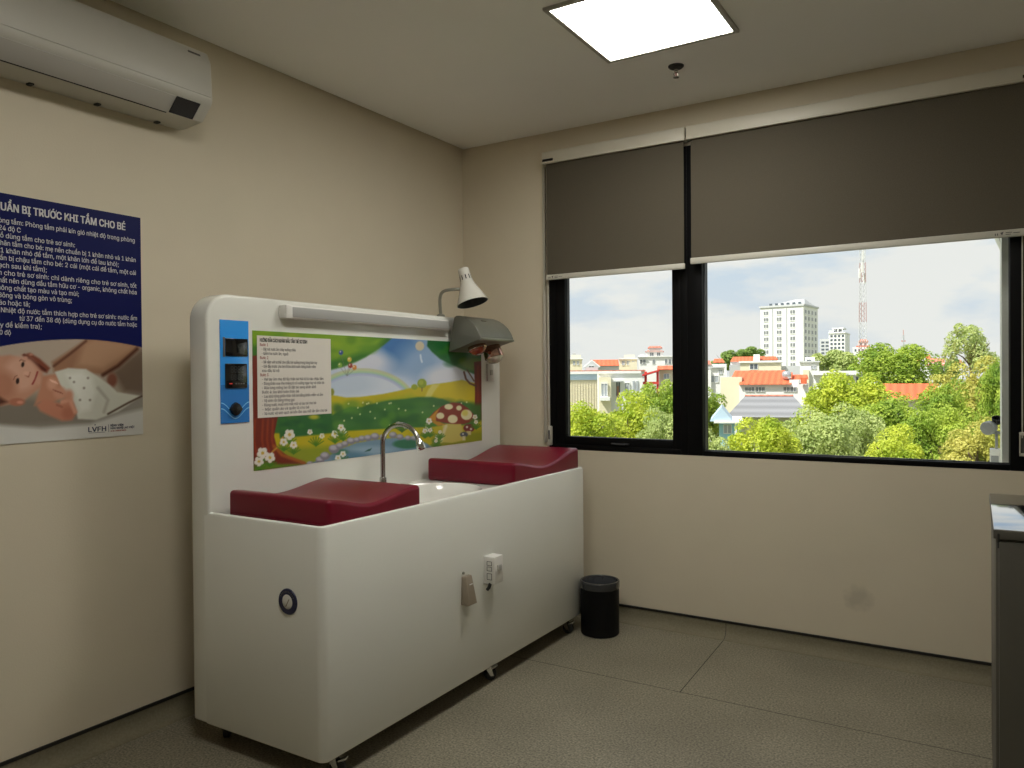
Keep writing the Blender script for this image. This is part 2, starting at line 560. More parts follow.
b = new(); box(b, 1.03, 1.14, -.012, .004, 1.004, 1.012, .003); box(b, 1.05, 1.12, -.018, -.010, 1.002, 1.008, .002); part('handle', b, M['alu_grey'], w1)
b = new()
ring(b, XM, WX1, WZ0, WZ1, .082, .117, .026, .05, -.002, .10)
w2 = struct('window_2', b, M['alu'])
b = new(); ring(b, 1.564, 2.960, .987, 2.592, .007, .006, .005, .007, .034, .048, 0); part('gasket', b, M['alu_grey'], w2)
b = new(); box(b, 1.565, 2.96, .040, .045, .986, 2.592); part('pane', b, M['glass'], w2, smooth=0)

# ------------------------------------------------------------------ roller blinds
def blind(label, x0, x1, ztop, zc, fx0, fx1, zbar0, zbar1, logo_x, logo_align, cap_x):
    t = thing('roller_blind', label, 'blind', ((x0 + x1) / 2, -.0, zbar0))
    b = new(); box(b, x0, x1, -.014, -.0005, zc + .01, ztop + .004); part('shadow_strip', b, M['gap_shadow'], t)  # dark strip added as the shadow line between wall and cassette
    b = new(); box(b, x0, x1, -.078, -.014, zc, ztop, .006, 3)
    box(b, x0 - .0, x1, -.082, -.074, zc - .002, zc + .010, .002)
    part('cassette', b, M['cassette'], t)
    b = new(); box(b, cap_x - .035, cap_x + .035, -.0795, -.0775, zc + .012, zc + .026, .0005); part('end_slot', b, M['black_pl'], t)
    b = new(); box(b, fx0, fx1, -.058, -.056, zbar1 - .003, zc + .01); part('fabric', b, M['fabric'], t, smooth=0)
    b = new(); box(b, fx0 - .004, fx1 + .004, -.066, -.048, zbar0, zbar1, .004, 2); bar = part('bottom_bar', b, M['barw'], t)
    b = new(); s = 1 if logo_align == 'LEFT' else -1
    zt = (zbar0 + zbar1) / 2
    xs = logo_x if s > 0 else logo_x - .095
    tri = [(xs + .022, zt + .004), (xs + .035, zt + .008), (xs + .029, zt - .008)]
    vs = [b.verts.new((p[0], -.0664, p[1])) for p in tri]; b.faces.new(vs)
    box(b, xs + .002, xs + .006, -.0664, -.0660, zt - .007, zt + .002)
    box(b, xs + .010, xs + .014, -.0664, -.0660, zt - .007, zt + .002)
    for k, (a, e, dz) in enumerate(((.042, .066, .003), (.042, .062, -.005), (.070, .094, .0))):
        box(b, xs + a, xs + e, -.0664, -.0660, zt + dz - .0016, zt + dz + .0016)
    part('maker_mark', b, M['ink_grey'], bar, smooth=0)
    return t
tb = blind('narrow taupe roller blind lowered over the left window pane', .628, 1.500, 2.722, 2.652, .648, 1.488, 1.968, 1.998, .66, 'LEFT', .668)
b = new(); box(b, .592, .612, -.014, -.001, 1.0, 2.655, .003); part('side_channel', b, M['chain'], tb)
b = new(); tube(b, [(.640, -.040, 2.66), (.634, -.028, 1.9), (.632, -.020, 1.08)], .003, 6); tube(b, [(.648, -.040, 2.66), (.640, -.028, 1.9), (.637, -.020, 1.08)], .003, 6)
part('pull_chain', b, M['chain'], tb)
b = new(); box(b, .622, .648, -.026, -.003, .985, 1.10, .004); tn = part('chain_tensioner', b, M['chain'], tb)
b = new(); box(b, .628, .642, -.0275, -.0255, 1.02, 1.075, .001); part('slot', b, M['ink_grey'], tn)
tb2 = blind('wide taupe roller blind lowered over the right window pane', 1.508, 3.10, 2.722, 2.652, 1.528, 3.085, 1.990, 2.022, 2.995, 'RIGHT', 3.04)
b = new(); tube(b, [(3.010, -.040, 2.66), (3.004, -.03, 2.0), (3.003, -.022, 1.11)], .003, 6); part('pull_chain', b, M['chain'], tb2)
b = new(); ring(b, 2.992, 3.022, 1.030, 1.135, .005, .005, .012, .014, -.026, -.003, .002); tn = part('chain_tensioner', b, M['chain'], tb2)
b = new(); box(b, 2.997, 3.017, -.014, -.004, 1.040, 1.125); part('chain_wheel', b, M['ink_grey'], tn)

# ------------------------------------------------------------------ ceiling fittings
def panel_lamp(label, x0, x1, y0, y1, m):
    t = thing('ceiling_light', label, 'ceiling light', ((x0 + x1) / 2, (y0 + y1) / 2, H))
    b = new()
    for (a0, a1, c0, c1) in ((x0, x0 + .022, y0, y1), (x1 - .022, x1, y0, y1), (x0 + .022, x1 - .022, y0, y0 + .022), (x0 + .022, x1 - .022, y1 - .022, y1)):
        box(b, a0, a1, c0, c1, H - .012, H + .004, .003)
    part('frame', b, M['panelrim'], t)
    b = new(); box(b, x0 + .02, x1 - .02, y0 + .02, y1 - .02, H - .008, H - .002); part('diffuser', b, m, t, smooth=0)
    return t
panel_lamp('square white lit ceiling panel near the window', 1.378, 1.985, -1.395, -.772, M['lens'])
panel_lamp('square white lit ceiling panel farther back in the room', 1.378, 1.985, -3.25, -2.64, M['lens_back'])

sx, sy = 1.625, -.55
t = thing('fire_sprinkler', 'small dark fire sprinkler hanging from the ceiling by the window', 'sprinkler', (sx, sy, H))
b = new(); lathe(b, [(0, 0), (.037, 0), (.037, -.003), (.030, -.010), (.012, -.013), (0, -.013)], (sx, sy, H), (0, 0, 1), 28); part('escutcheon', b, M['black_rub'], t)
b = new(); lathe(b, [(0, -.01), (.010, -.01), (.010, -.024), (.007, -.028), (.007, -.032), (0, -.032)], (sx, sy, H), (0, 0, 1), 14)
tube(b, [(sx - .008, sy, H - .028), (sx - .011, sy, H - .038), (sx - .003, sy, H - .052)], .002, 6); tube(b, [(sx + .008, sy, H - .028), (sx + .011, sy, H - .038), (sx + .003, sy, H - .052)], .002, 6)
lathe(b, [(0, -.052), (.014, -.052), (.014, -.055), (0, -.055)], (sx, sy, H), (0, 0, 1), 14)
part('spray_head', b, M['chrome'], t)
b = new(); lathe(b, [(0, -.032), (.0025, -.034), (.0025, -.050), (0, -.052)], (sx, sy, H), (0, 0, 1), 8); part('glass_bulb', b, M['ink_red'], t)

# ------------------------------------------------------------------ air conditioner
AY0, AY1 = -3.02, -2.042
t = thing('air_conditioner', 'white split air conditioner high on the left wall above the poster', 'air conditioner', (0, (AY0 + AY1) / 2, 2.438))
pf = [(0.0, 2.438), (.045, 2.436), (.15, 2.446), (.203, 2.498), (.212, 2.515), (.214, 2.53), (.206, 2.672), (.186, 2.716), (.15, 2.728), (0, 2.728)]
b = new(); prism(b, pf, AY0, AY1, 'y'); bevel_all(b, .008, 3, 40); part('housing', b, M['ac_white'], t)
b = new(); prism(b, [(.2125, 2.532), (.2165, 2.532), (.2085, 2.668), (.2045, 2.668)], AY0 + .012, AY1 - .010, 'y'); bevel_all(b, .0015, 2, 40); part('front_panel', b, M['ac_white'], t)
# louvre under the front edge
dv = Vector((.203 - .15, 0, 2.498 - 2.446)); nv = Vector((dv.z, 0, -dv.x)).normalized()
A = Vector((.15, 0, 2.446)); Bp = Vector((.203, 0, 2.498))
def slope(s, o): 
    p = A + dv * s + nv * o
    return (p.x, p.z)
b = new(); prism(b, [slope(-.02, .0005), slope(1.0, .0005), slope(1.0, .006), slope(-.02, .006)], AY0 + .16, AY1 - .165, 'y'); bevel_all(b, .002, 2, 40); part('louvre', b, M['ac_grey'], t)
b = new(); prism(b, [slope(-.10, -.001), slope(-.03, -.001), slope(-.03, .0012), slope(-.10, .0012)], AY0 + .02, AY1 - .165, 'y'); part('louvre_gap', b, M['ink'], t)
b = new(); prism(b, [slope(.0, .0005), slope(1.0, .0005), slope(1.0, .003), slope(.0, .003)], AY1 - .157, AY1 - .052, 'y'); part('display_window', b, M['black_pl'], t)
for yy in (-2.17, -2.415, -2.655):
    b = new(); box(b, .02, .045, yy - .008, yy + .008, 2.430, 2.438, .001); part('clip', b, M['ink'], t)
b = new()
prism(b, [(.2045, 2.686), (.2055, 2.6865), (.2025, 2.694), (.2015, 2.6935)], AY1 - .105, AY1 - .050, 'y')
part('maker_mark', b, M['ink_grey'], t, smooth=0)

# ------------------------------------------------------------------ printed artwork painter
class Painter:
    """colours a fine mesh as a printed picture"""
    def __init__(s, u, v):
        s.u, s.v = u, v
        s.c = np.zeros((len(u), 3))
        rs = np.random.RandomState(3)
    def blend(s, a, col):
        col = np.array(col, float)
        a = a[:, None]
        s.c = s.c * (1 - a) + col * a
    def fill(s, col): s.c[:] = col
    def soft(s, sd, w): return np.clip(.5 - sd / w, 0, 1)
    def ell(s, cx, cy, rx, ry, col, w=1.0, rot=0.0, alpha=1.0, ring=None):
        ca, sa = math.cos(rot), math.sin(rot)
        du, dv = s.u - cx, s.v - cy
        x = (du * ca + dv * sa) / rx; y = (-du * sa + dv * ca) / ry
        r = np.sqrt(x * x + y * y)
        sd = (r - 1) * min(rx, ry)
        if ring: sd = np.abs(sd) - ring
        s.blend(s.soft(sd, w) * alpha, col)
    def poly(s, pts, col, w=1.0, alpha=1.0):
        n = len(pts); ins = np.zeros(len(s.u), bool); dm = np.full(len(s.u), 1e9)
        for i in range(n):
            x0, y0 = pts[i]; x1, y1 = pts[(i + 1) % n]
            ex, ey = x1 - x0, y1 - y0
            t = np.clip(((s.u - x0) * ex + (s.v - y0) * ey) / max(ex * ex + ey * ey, 1e-9), 0, 1)
            dm = np.minimum(dm, np.hypot(s.u - x0 - t * ex, s.v - y0 - t * ey))
            if y0 != y1:
                c = ((y0 > s.v) != (y1 > s.v)) & (s.u < ex * (s.v - y0) / ey + x0)
                ins ^= c
        s.blend(s.soft(np.where(ins, -dm, dm), w) * alpha, col)
    def line(s, pts, r, col, w=.8, alpha=1.0):
        dm = np.full(len(s.u), 1e9)
        for i in range(len(pts) - 1):
            x0, y0 = pts[i]; x1, y1 = pts[i + 1]
            ex, ey = x1 - x0, y1 - y0
            t = np.clip(((s.u - x0) * ex + (s.v - y0) * ey) / max(ex * ex + ey * ey, 1e-9), 0, 1)
            dm = np.minimum(dm, np.hypot(s.u - x0 - t * ex, s.v - y0 - t * ey))
        s.blend(s.soft(dm - r, w) * alpha, col)
    def flower(s, x, y, r, col=(222, 216, 200)):
        for k in range(5):
            a = 2 * PI * k / 5 + .3
            s.ell(x + r * .62 * math.cos(a), y + r * .62 * math.sin(a), r * .46, r * .46, col, .5)
        s.ell(x, y, r * .3, r * .3, (205, 175, 60), .4)
    def tuft(s, x, y, r, col=(70, 120, 25)):
        for k in range(7):
            a = -PI / 2 + (k - 3) * .33
            s.line([(x, y), (x + r * math.cos(a), y + r * math.sin(a))], .5, col, .6)

def picture(name, P, nu, nv, gain, m, parent, thick_axis, thick, paint, label=None):
    """P(i,j in 0..1) -> world point; builds a thin panel whose front carries the painted print"""
    pts = np.array([[P(i / nu, j / nv) for i in range(nu + 1)] for j in range(nv + 1)]).reshape(-1, 3)
    d = pts - CAM
    z = d @ AF
    u = 512 + FPX * (d @ AR) / z; v = 384 - FPX * (d @ AU) / z
    pa = Painter(u, v); paint(pa)
    c = np.clip(pa.c, 0, 255) / 255.0
    lin = np.where(c <= .04045, c / 12.92, ((c + .055) / 1.055) ** 2.4) * np.array(gain)
    lin = np.clip(lin, 0, .92)
    off = np.array(parent.location) if parent is not None else np.zeros(3)
    nfront = len(pts)
    W = nu + 1
    faces = [(j * W + i, j * W + i + 1, (j + 1) * W + i + 1, (j + 1) * W + i) for j in range(nv) for i in range(nu)]
    back = pts[[0, nu, nv * W + nu, nv * W]].copy(); back[:, thick_axis] -= thick
    allp = np.vstack([pts, back]) - off
    k = nfront
    cs = [0, nu, nv * W + nu, nv * W]
    faces += [(k + 3, k + 2, k + 1, k)]
    edge_loops = ([j for j in range(0, W)], [j * W + nu for j in range(nv + 1)], [nv * W + nu - j for j in range(W)], [(nv - j) * W for j in range(nv + 1)])
    for q, lp in enumerate(edge_loops):
        faces.append(tuple([k + (q + 1) % 4, k + q][::1]) + tuple(lp[0:1]) + tuple(lp[1:]))
    me = bpy.data.meshes.new(name)
    me.from_pydata([tuple(p) for p in allp], [], faces)
    me.update()
    ca = me.color_attributes.new('print', 'FLOAT_COLOR', 'POINT')
    arr = np.ones((len(allp), 4)); arr[:nfront, :3] = lin; arr[nfront:, :3] = .6
    ca.data.foreach_set('color', arr.ravel())
    o = link(name, me, m, parent)
    if label: o['label'] = label
    return o

# ------------------------------------------------------------------ poster on the left wall
M['poster'] = attr_mat('printed poster', .45, .18)
def paint_poster(p):
    p.fill((168, 152, 132))
    p.ell(60, 356, 130, 26, (176, 158, 140), 14)
    # tub
    p.poly([(-200, 398), (0, 399), (40, 404), (90, 410), (120, 398), (150, 385), (160, 470), (-200, 480)], (150, 142, 130), 5)
    p.ell(10, 412, 90, 16, (126, 116, 102), 12)
    p.poly([(-200, 424), (0, 425), (40, 428), (90, 424), (120, 414), (160, 405), (160, 470), (-200, 480)], (205, 200, 190), 5)
    p.poly([(112, 372), (141, 348), (160, 350), (160, 396), (124, 392)], (120, 100, 84), 8)
    # forearm and hand of the adult
    p.poly([(52, 362), (66, 353), (84, 341), (98, 334), (150, 336), (134, 352), (118, 366), (104, 375), (90, 373), (70, 370), (54, 372)], (150, 108, 82), 4)
    p.poly([(84, 343), (95, 337), (140, 344), (120, 360), (104, 370), (76, 366)], (176, 136, 106), 9)
    p.line([(137, 349), (118, 366), (103, 375)], 1.6, (84, 48, 34), 3)
    p.line([(54, 366), (70, 354), (86, 341)], 1.0, (96, 58, 42), 2.5)
    p.poly([(22, 355), (30, 353), (40, 359), (50, 368), (47, 373), (38, 370), (30, 363)], (126, 68, 50), 2.5)
    p.line([(24, 355), (33, 361), (45, 370)], 1.2, (84, 38, 28), 1.6)
    p.ell(25.5, 358, 2.2, 1.6, (196, 140, 120), 1.2); p.ell(31, 354.5, 2, 1.2, (186, 128, 106), 1.2)
    p.ell(112, 380, 5, 7, (134, 84, 66), 3)
    # baby
    p.poly([(-60, 366), (-20, 358), (10, 355), (30, 360), (43, 373), (40, 388), (24, 401), (6, 405), (-10, 408), (-60, 402)], (190, 138, 112), 3)
    p.ell(21, 374, 17, 17, (206, 158, 134), 8)
    p.ell(2, 385, 14, 14, (178, 122, 96), 10)
    p.poly([(-60, 395), (-4, 395), (8, 402), (-8, 408), (-60, 408)], (86, 50, 36), 4)
    p.ell(22.8, 364.5, 1.5, 2.6, (52, 34, 28), .9, .2); p.ell(17.6, 381, 1.7, 2.9, (48, 32, 28), .9, .15)
    p.line([(19.5, 361), (21, 359.5), (25, 361.2)], .4, (130, 84, 66), .8); p.line([(13.5, 380), (15, 376.5), (17, 375.5)], .4, (140, 92, 72), .8)
    p.line([(25, 375), (28.5, 377), (30, 372.5)], .6, (160, 96, 76), .9); p.ell(26.5, 373.5, 3, 2.2, (216, 168, 144), 2)
    p.line([(32.5, 384), (35.3, 379), (37.5, 372)], .9, (150, 66, 60), 1.0); p.ell(39, 381, 3, 4, (200, 150, 126), 3)
    p.ell(17, 402, 8, 4, (172, 108, 84), 2); p.ell(20, 402.3, 3.2, 1.6, (206, 140, 116), 1.4)
    p.poly([(42, 376), (56, 374), (62, 384), (66, 396), (50, 404), (40, 402), (34, 406), (40, 388)], (186, 128, 100), 3)
    # towel
    p.poly([(55, 372), (68, 368), (86, 369), (97, 376), (110, 385), (117, 392), (142, 396), (118, 412), (96, 420), (78, 419), (74, 404), (66, 394), (60, 384)], (206, 202, 186), 2)
    p.poly([(66, 374), (82, 372), (92, 378), (96, 392), (90, 410), (80, 412), (76, 396)], (222, 218, 204), 6)
    p.line([(108, 414), (128, 403), (142, 396)], .9, (92, 72, 58), 1.5); p.line([(98, 388), (108, 400), (104, 412)], 1.2, (180, 172, 156), 3)
    for (x, y) in ((74, 382), (84, 388), (80, 400), (90, 400), (70, 378), (88, 378)): p.ell(x, y, 1.2, 1.2, (150, 142, 128), 1.2)
    # baby's arm and fists
    p.poly([(36, 405), (44, 399), (60, 403), (66, 396), (72, 398), (77, 412), (72, 420), (62, 421), (50, 416), (40, 411)], (188, 124, 98), 3.4); p.ell(68, 413, 6, 6, (174, 108, 84), 5)
    p.line([(62, 402), (70, 400), (75, 412)], 1.8, (206, 148, 122), 2.4); p.line([(62, 407), (57, 405)], .5, (146, 86, 68), 2.4)
    p.ell(60, 393, 6.5, 6, (198, 142, 116), 4); p.ell(52, 384, 5, 6, (204, 150, 124), 4); p.ell(69, 395, 4, 5, (194, 136, 110), 4)
    for k in range(4):
        p.line([(50 + k * 1.7, 379.5 + k * .6), (52.5 + k * 1.7, 382 + k * .6)], .5, (232, 186, 160), .7)
        p.line([(53 + k * 2.3, 389.5 + k * .8), (56 + k * 2.3, 391.5 + k * .8)], .4, (150, 88, 68), .7)
    # blue field with its arched lower edge
    x = p.u - 76
    edge = 339.3 + np.where(x > 0, x * x * .00185, x * x * .00125)
    p.blend(p.soft(p.v - edge, .9), (2, 11, 72))
PX = .004
YP0, YP1, ZP0, ZP1 = -3.06, -2.229, 1.180, 2.043
po = thing('wall_poster', 'blue poster with white Vietnamese bathing instructions and a baby photo', 'poster', (0, (YP0 + YP1) / 2, ZP0))
G = 1.1
picture('print_sheet', lambda i, j: (PX, YP0 + (YP1 - YP0) * i, ZP0 + (ZP1 - ZP0) * j), 300, 300, (G * .98, G * 1.02, G * 1.08), M['poster'], po, 0, .0035, paint_poster)
b = new()
RT, UPV = (0, 1, 0), (0, 0, 1)
def pt(s, yr, z, size, wd=None, al='RIGHT', bold=.00022, mi=0):
    text_bm(b, s, size, (PX + .0006, yr, z), RT, UPV, al, bold, wd, mi)
pt('CHUẨN BỊ TRƯỚC KHI TẮM CHO BÉ', -2.294, 1.984, .0385, .490, bold=.0011)
TL = [(0, '- Nhiệt độ phòng tắm: Phòng tắm phải kín gió nhiệt độ trong phòng', -2.255), (1, 'từ 22 - 24 độ C', -2.679), (2, '- Đồ dùng tắm cho trẻ sơ sinh:', -2.491),
      (3, '+ Khăn tắm cho bé: mẹ nên chuẩn bị 1 khăn nhỏ và 1 khăn', -2.252), (4, 'lớn (1 khăn nhỏ để tắm, một khăn lớn để lau khô);', -2.322),
      (5, '+ Chuẩn bị chậu tắm cho bé: 2 cái (một cái để tắm, một cái', -2.252), (6, 'để tắm sạch sau khi tắm);', -2.593),
      (7, '+ Sữa tắm cho trẻ sơ sinh: chỉ dành riêng cho trẻ sơ sinh, tốt', -2.250), (8, 'nhất nên dùng dầu tắm hữu cơ - organic, không chất hóa', -2.250),
      (9, 'học, không chất tạo màu và tạo mùi;', -2.479), (10, '+ Bông và bông gòn vô trùng;', -2.505), (11, '+ Quần áo hoặc tã;', -2.652),
      (12, '- Nhiệt độ nước tắm thích hợp cho trẻ sơ sinh: nước ấm', -2.250), (13, 'từ 37 đến 38 độ (dùng dụng cụ đo nước tắm hoặc', -2.250),
      (14, 'khuỷu tay để kiểm tra);', -2.613), (15, 'thêm 40 độ', -2.716)]
for k, s, yr in TL:
    pt(s, yr, 1.941 - .0256 * k, .0242, len(s) * .0095)
part('lettering', b, M['ink_white'], po, smooth=0)
b = new()
pt('LVFH', -2.450, 1.2035, .026, .068, 'LEFT', .0009, 0)
box(b, PX + .0003, PX + .0006, -2.372, -2.3705, 1.199, 1.228)
box(b, PX + .0003, PX + .0006, -2.448, -2.386, 1.1985, 1.2000)
pt('BỆNH VIỆN', -2.364, 1.2195, .0105, .052, 'LEFT', .0005)
pt('HỮU NGHỊ LẠC VIỆT', -2.364, 1.2085, .0105, .098, 'LEFT', .0005)
pt('LAC VIET FRIENDSHIP HOSPITAL', -2.364, 1.1990, .0072, .064, 'LEFT', .0002, 1)
# small crown mark above the V
vs = [b.verts.new((PX + .0006, y, z)) for y, z in ((-2.428, 1.2285), (-2.4245, 1.2315), (-2.420, 1.2285), (-2.4245, 1.2265))]; b.faces.new(vs)
part('hospital_logo', b, [M['ink_navy'], M['ink_red']], po, smooth=0)

# ------------------------------------------------------------------ baby bath station
XB, XP, XF, Y0, Y1, ZB, ZT = .266, .372, .964, -2.206, -.212, .085, .894
ZPT = 1.727
DECK = .868
bath = thing('baby_bath_station', 'large white moulded baby bath cabinet on casters with tall picture backboard', 'baby bath station', ((XB + XF) / 2, (Y0 + Y1) / 2, 0))
BX, BY, BRX, BRY = .672, -1.285, .245, .315
b = new(); prism(b, rrect(Y0 + .0010, -.150, ZB + .0010, ZPT, .105, 10, (0, 0, 1, 1)), XB, XP, 'x'); bevel_all(b, .012, 3, 40)
part('back_panel', b, M['gel'], bath, smooth=32)
def tub_loop(inset, z, x0, r=.03):
    rr = max(r - inset, .006)
    o = rrect(x0, XF - inset, Y0 + inset, Y1 - inset, rr, 6, (0, 1, 1, 0))
    out = []
    for i in range(len(o)):
        p, q_ = o[i], o[(i + 1) % len(o)]
        L_ = math.hypot(q_[0] - p[0], q_[1] - p[1])
        n = 10 if L_ > .2 else 1
        for k in range(n): out.append((p[0] + (q_[0] - p[0]) * k / n, p[1] + (q_[1] - p[1]) * k / n))
    return [(x, y, z) for x, y in out]
xa, xi = XP - .025, XP - .006
LP = [tub_loop(.009, ZB, xa), tub_loop(.003, ZB + .003, xa), tub_loop(0, ZB + .010, xa), tub_loop(0, ZT - .014, xa), tub_loop(.004, ZT - .004, xa), tub_loop(.011, ZT, xa),
      tub_loop(.015, ZT, xi), tub_loop(.021, ZT - .005, xi), tub_loop(.023, ZT - .012, xi), tub_loop(.024, DECK + .007, xi), tub_loop(.027, DECK + .002, xi), tub_loop(.034, DECK, xi)]
LP.append([(BX + BRX * math.cos(a), BY + BRY * math.sin(a), DECK) for a in [math.atan2((y - BY) / BRY, (x - BX) / BRX) for x, y, z in LP[-1]]])
LP.append([(x, y, DECK - .02) for x, y, z in LP[-1]])
b = new()
R2 = [[b.verts.new(p) for p in lp] for lp in LP]
for i in range(len(R2) - 1):
    n = len(R2[i])
    for k in range(n): b.faces.new((R2[i][k], R2[i][(k + 1) % n], R2[i + 1][(k + 1) % n], R2[i + 1][k]))
b.faces.new(R2[0][::-1])
part('cabinet_body', b, M['gel'], bath, smooth=32)
# basin
b = new()
pr_ = [(1.045, DECK + .001), (1.045, DECK + .005), (1.0, DECK + .006), (.97, DECK - .004), (.93, DECK - .05), (.86, DECK - .12), (.70, DECK - .165), (.3, DECK - .178), (.08, DECK - .18), (0, DECK - .18)]
lathe(b, pr_, (BX, BY, 0), (0, 0, 1), 48, BRX, BRY)
bs = part('basin', b, M['basin'], bath, smooth=50)
b = new(); lathe(b, [(0, DECK - .176), (.022, DECK - .176), (.022, DECK - .179)], (BX, BY, 0), (0, 0, 1), 20); part('drain', b, M['chrome_b'], bs)
# faucet
fx, fy = .450, -1.307
f0 = part('faucet', (lambda q: (lathe(q, [(0, DECK), (.022, DECK), (.022, DECK + .006), (.0165, DECK + .012), (.016, DECK + .058), (.0135, DECK + .062), (0, DECK + .062)], (fx, fy, 0), (0, 0, 1), 20), q)[1])(new()), M['chrome'], bath)
b = new()
pts = [(fx, fy, DECK + .05), (fx, fy, 1.0), (fx, fy, 1.075)]
cx, cz, rx, rz = fx + .110, 1.085, .110, .096
pts += [(cx - rx * math.cos(a), fy, cz + rz * math.sin(a)) for a in [PI * .92 * i / 16 for i in range(0, 17)]]
tube(b, pts, .0112, 14); part('gooseneck', b, M['chrome'], f0)
e = Vector(pts[-1]); dr = (Vector(pts[-1]) - Vector(pts[-2])).normalized()
b = new(); lathe(b, [(0, -.008), (.013, -.006), (.019, .012), (.021, .034), (.018, .042), (0, .042)], e, dr, 20); part('spout_tip', b, M['chrome_b'], f0, label='bright chrome bulb-shaped spout')
# led strip light along the top
b = new(); box(b, XP, XP + .042, -1.858, -.715, 1.648, 1.702, .006, 3); lb = part('light_bar', b, M['white_pl'], bath)
b = new(); box(b, XP + .040, XP + .0445, -1.82, -.722, 1.654, 1.696, .002); part('diffuser', b, M['tube'], lb)
b = new(); box(b, XP + .0, XP + .0455, -1.856, -1.818, 1.646, 1.704, .006); part('end_cap', b, M['white_pl'], lb)
# blue control panel
b = new(); box(b, XP, XP + .004, -2.147, -2.013, 1.226, 1.627, .001)
cp = part('control_panel', b, M['bluep'], bath)
cx0 = XP + .0042
b = new(); box(b, cx0 - .0004, cx0, -2.1465, -2.0135, 1.2265, 1.375); part('lower_print', b, M['blued'], cp, smooth=0)
b = new()
wl = [(-2.1465 + .133 * i / 24, 1.262 + .020 * math.cos(2 * PI * (i / 24 - .5)) * -1 - .0) for i in range(25)]
for off in (0, .022):
    for i in range(24):
        (y0_, z0_), (y1_, z1_) = wl[i], wl[i + 1]
        vs = [b.verts.new((cx0 + .0002, yy, zz + off)) for yy, zz in ((y0_, z0_), (y1_, z1_), (y1_, z1_ + .004), (y0_, z0_ + .004))]; b.faces.new(vs)
part('wave_print', b, M['bluel'], cp, smooth=0)
b = new(); box(b, cx0 - .001, cx0 + .004, -2.125, -2.020, 1.487, 1.556, .002); part('display', b, M['glassblk'], cp)
b = new(); box(b, cx0 - .001, cx0 + .003, -2.135, -2.127, 1.484, 1.560, .001); part('bracket', b, M['ink_grey'], cp)
b = new(); box(b, cx0 - .001, cx0 + .006, -2.128, -2.026, 1.362, 1.458, .003); cd_ = part('controller', b, M['glassblk'], cp)
b = new()
for zz, hh, n_ in ((1.424, .022, 4), (1.397, .017, 4)):
    for k in range(n_):
        ya_ = -2.105 + k * .0165
        for (a_, c_) in ((0, 0), (0, .5), (0, 1)): box(b, cx0 + .0058, cx0 + .0064, ya_ + .001, ya_ + .011, zz + hh * c_ - .001, zz + hh * c_ + .001)
        for (a_, c_) in ((0, 0), (.0105, 0), (0, .5), (.0105, .5)): box(b, cx0 + .0058, cx0 + .0064, ya_ + a_ + .0002, ya_ + a_ + .002, zz + hh * c_ + .0015, zz + hh * (c_ + .5) - .0015)
part('display_segments', b, M['led_dim'], cd_, smooth=0)
b = new(); box(b, cx0 + .0058, cx0 + .0066, -2.112, -2.098, 1.378, 1.382); part('indicator', b, M['led_red'], cd_, smooth=0)
b = new()
for k in range(4): box(b, cx0 + .0058, cx0 + .0066, -2.084 + k * .012, -2.076 + k * .012, 1.377, 1.382)
part('button_row', b, M['ink_grey'], cd_, smooth=0)
b = new(); prism(b, [(-2.112, 1.280), (-2.098, 1.300), (-2.085, 1.308), (-2.070, 1.300), (-2.056, 1.280), (-2.070, 1.262), (-2.085, 1.254), (-2.098, 1.262)], cx0 - .001, cx0 + .016, 'x'); bevel_all(b, .003, 2, 40)
part('knob', b, M['black_pl'], cp)

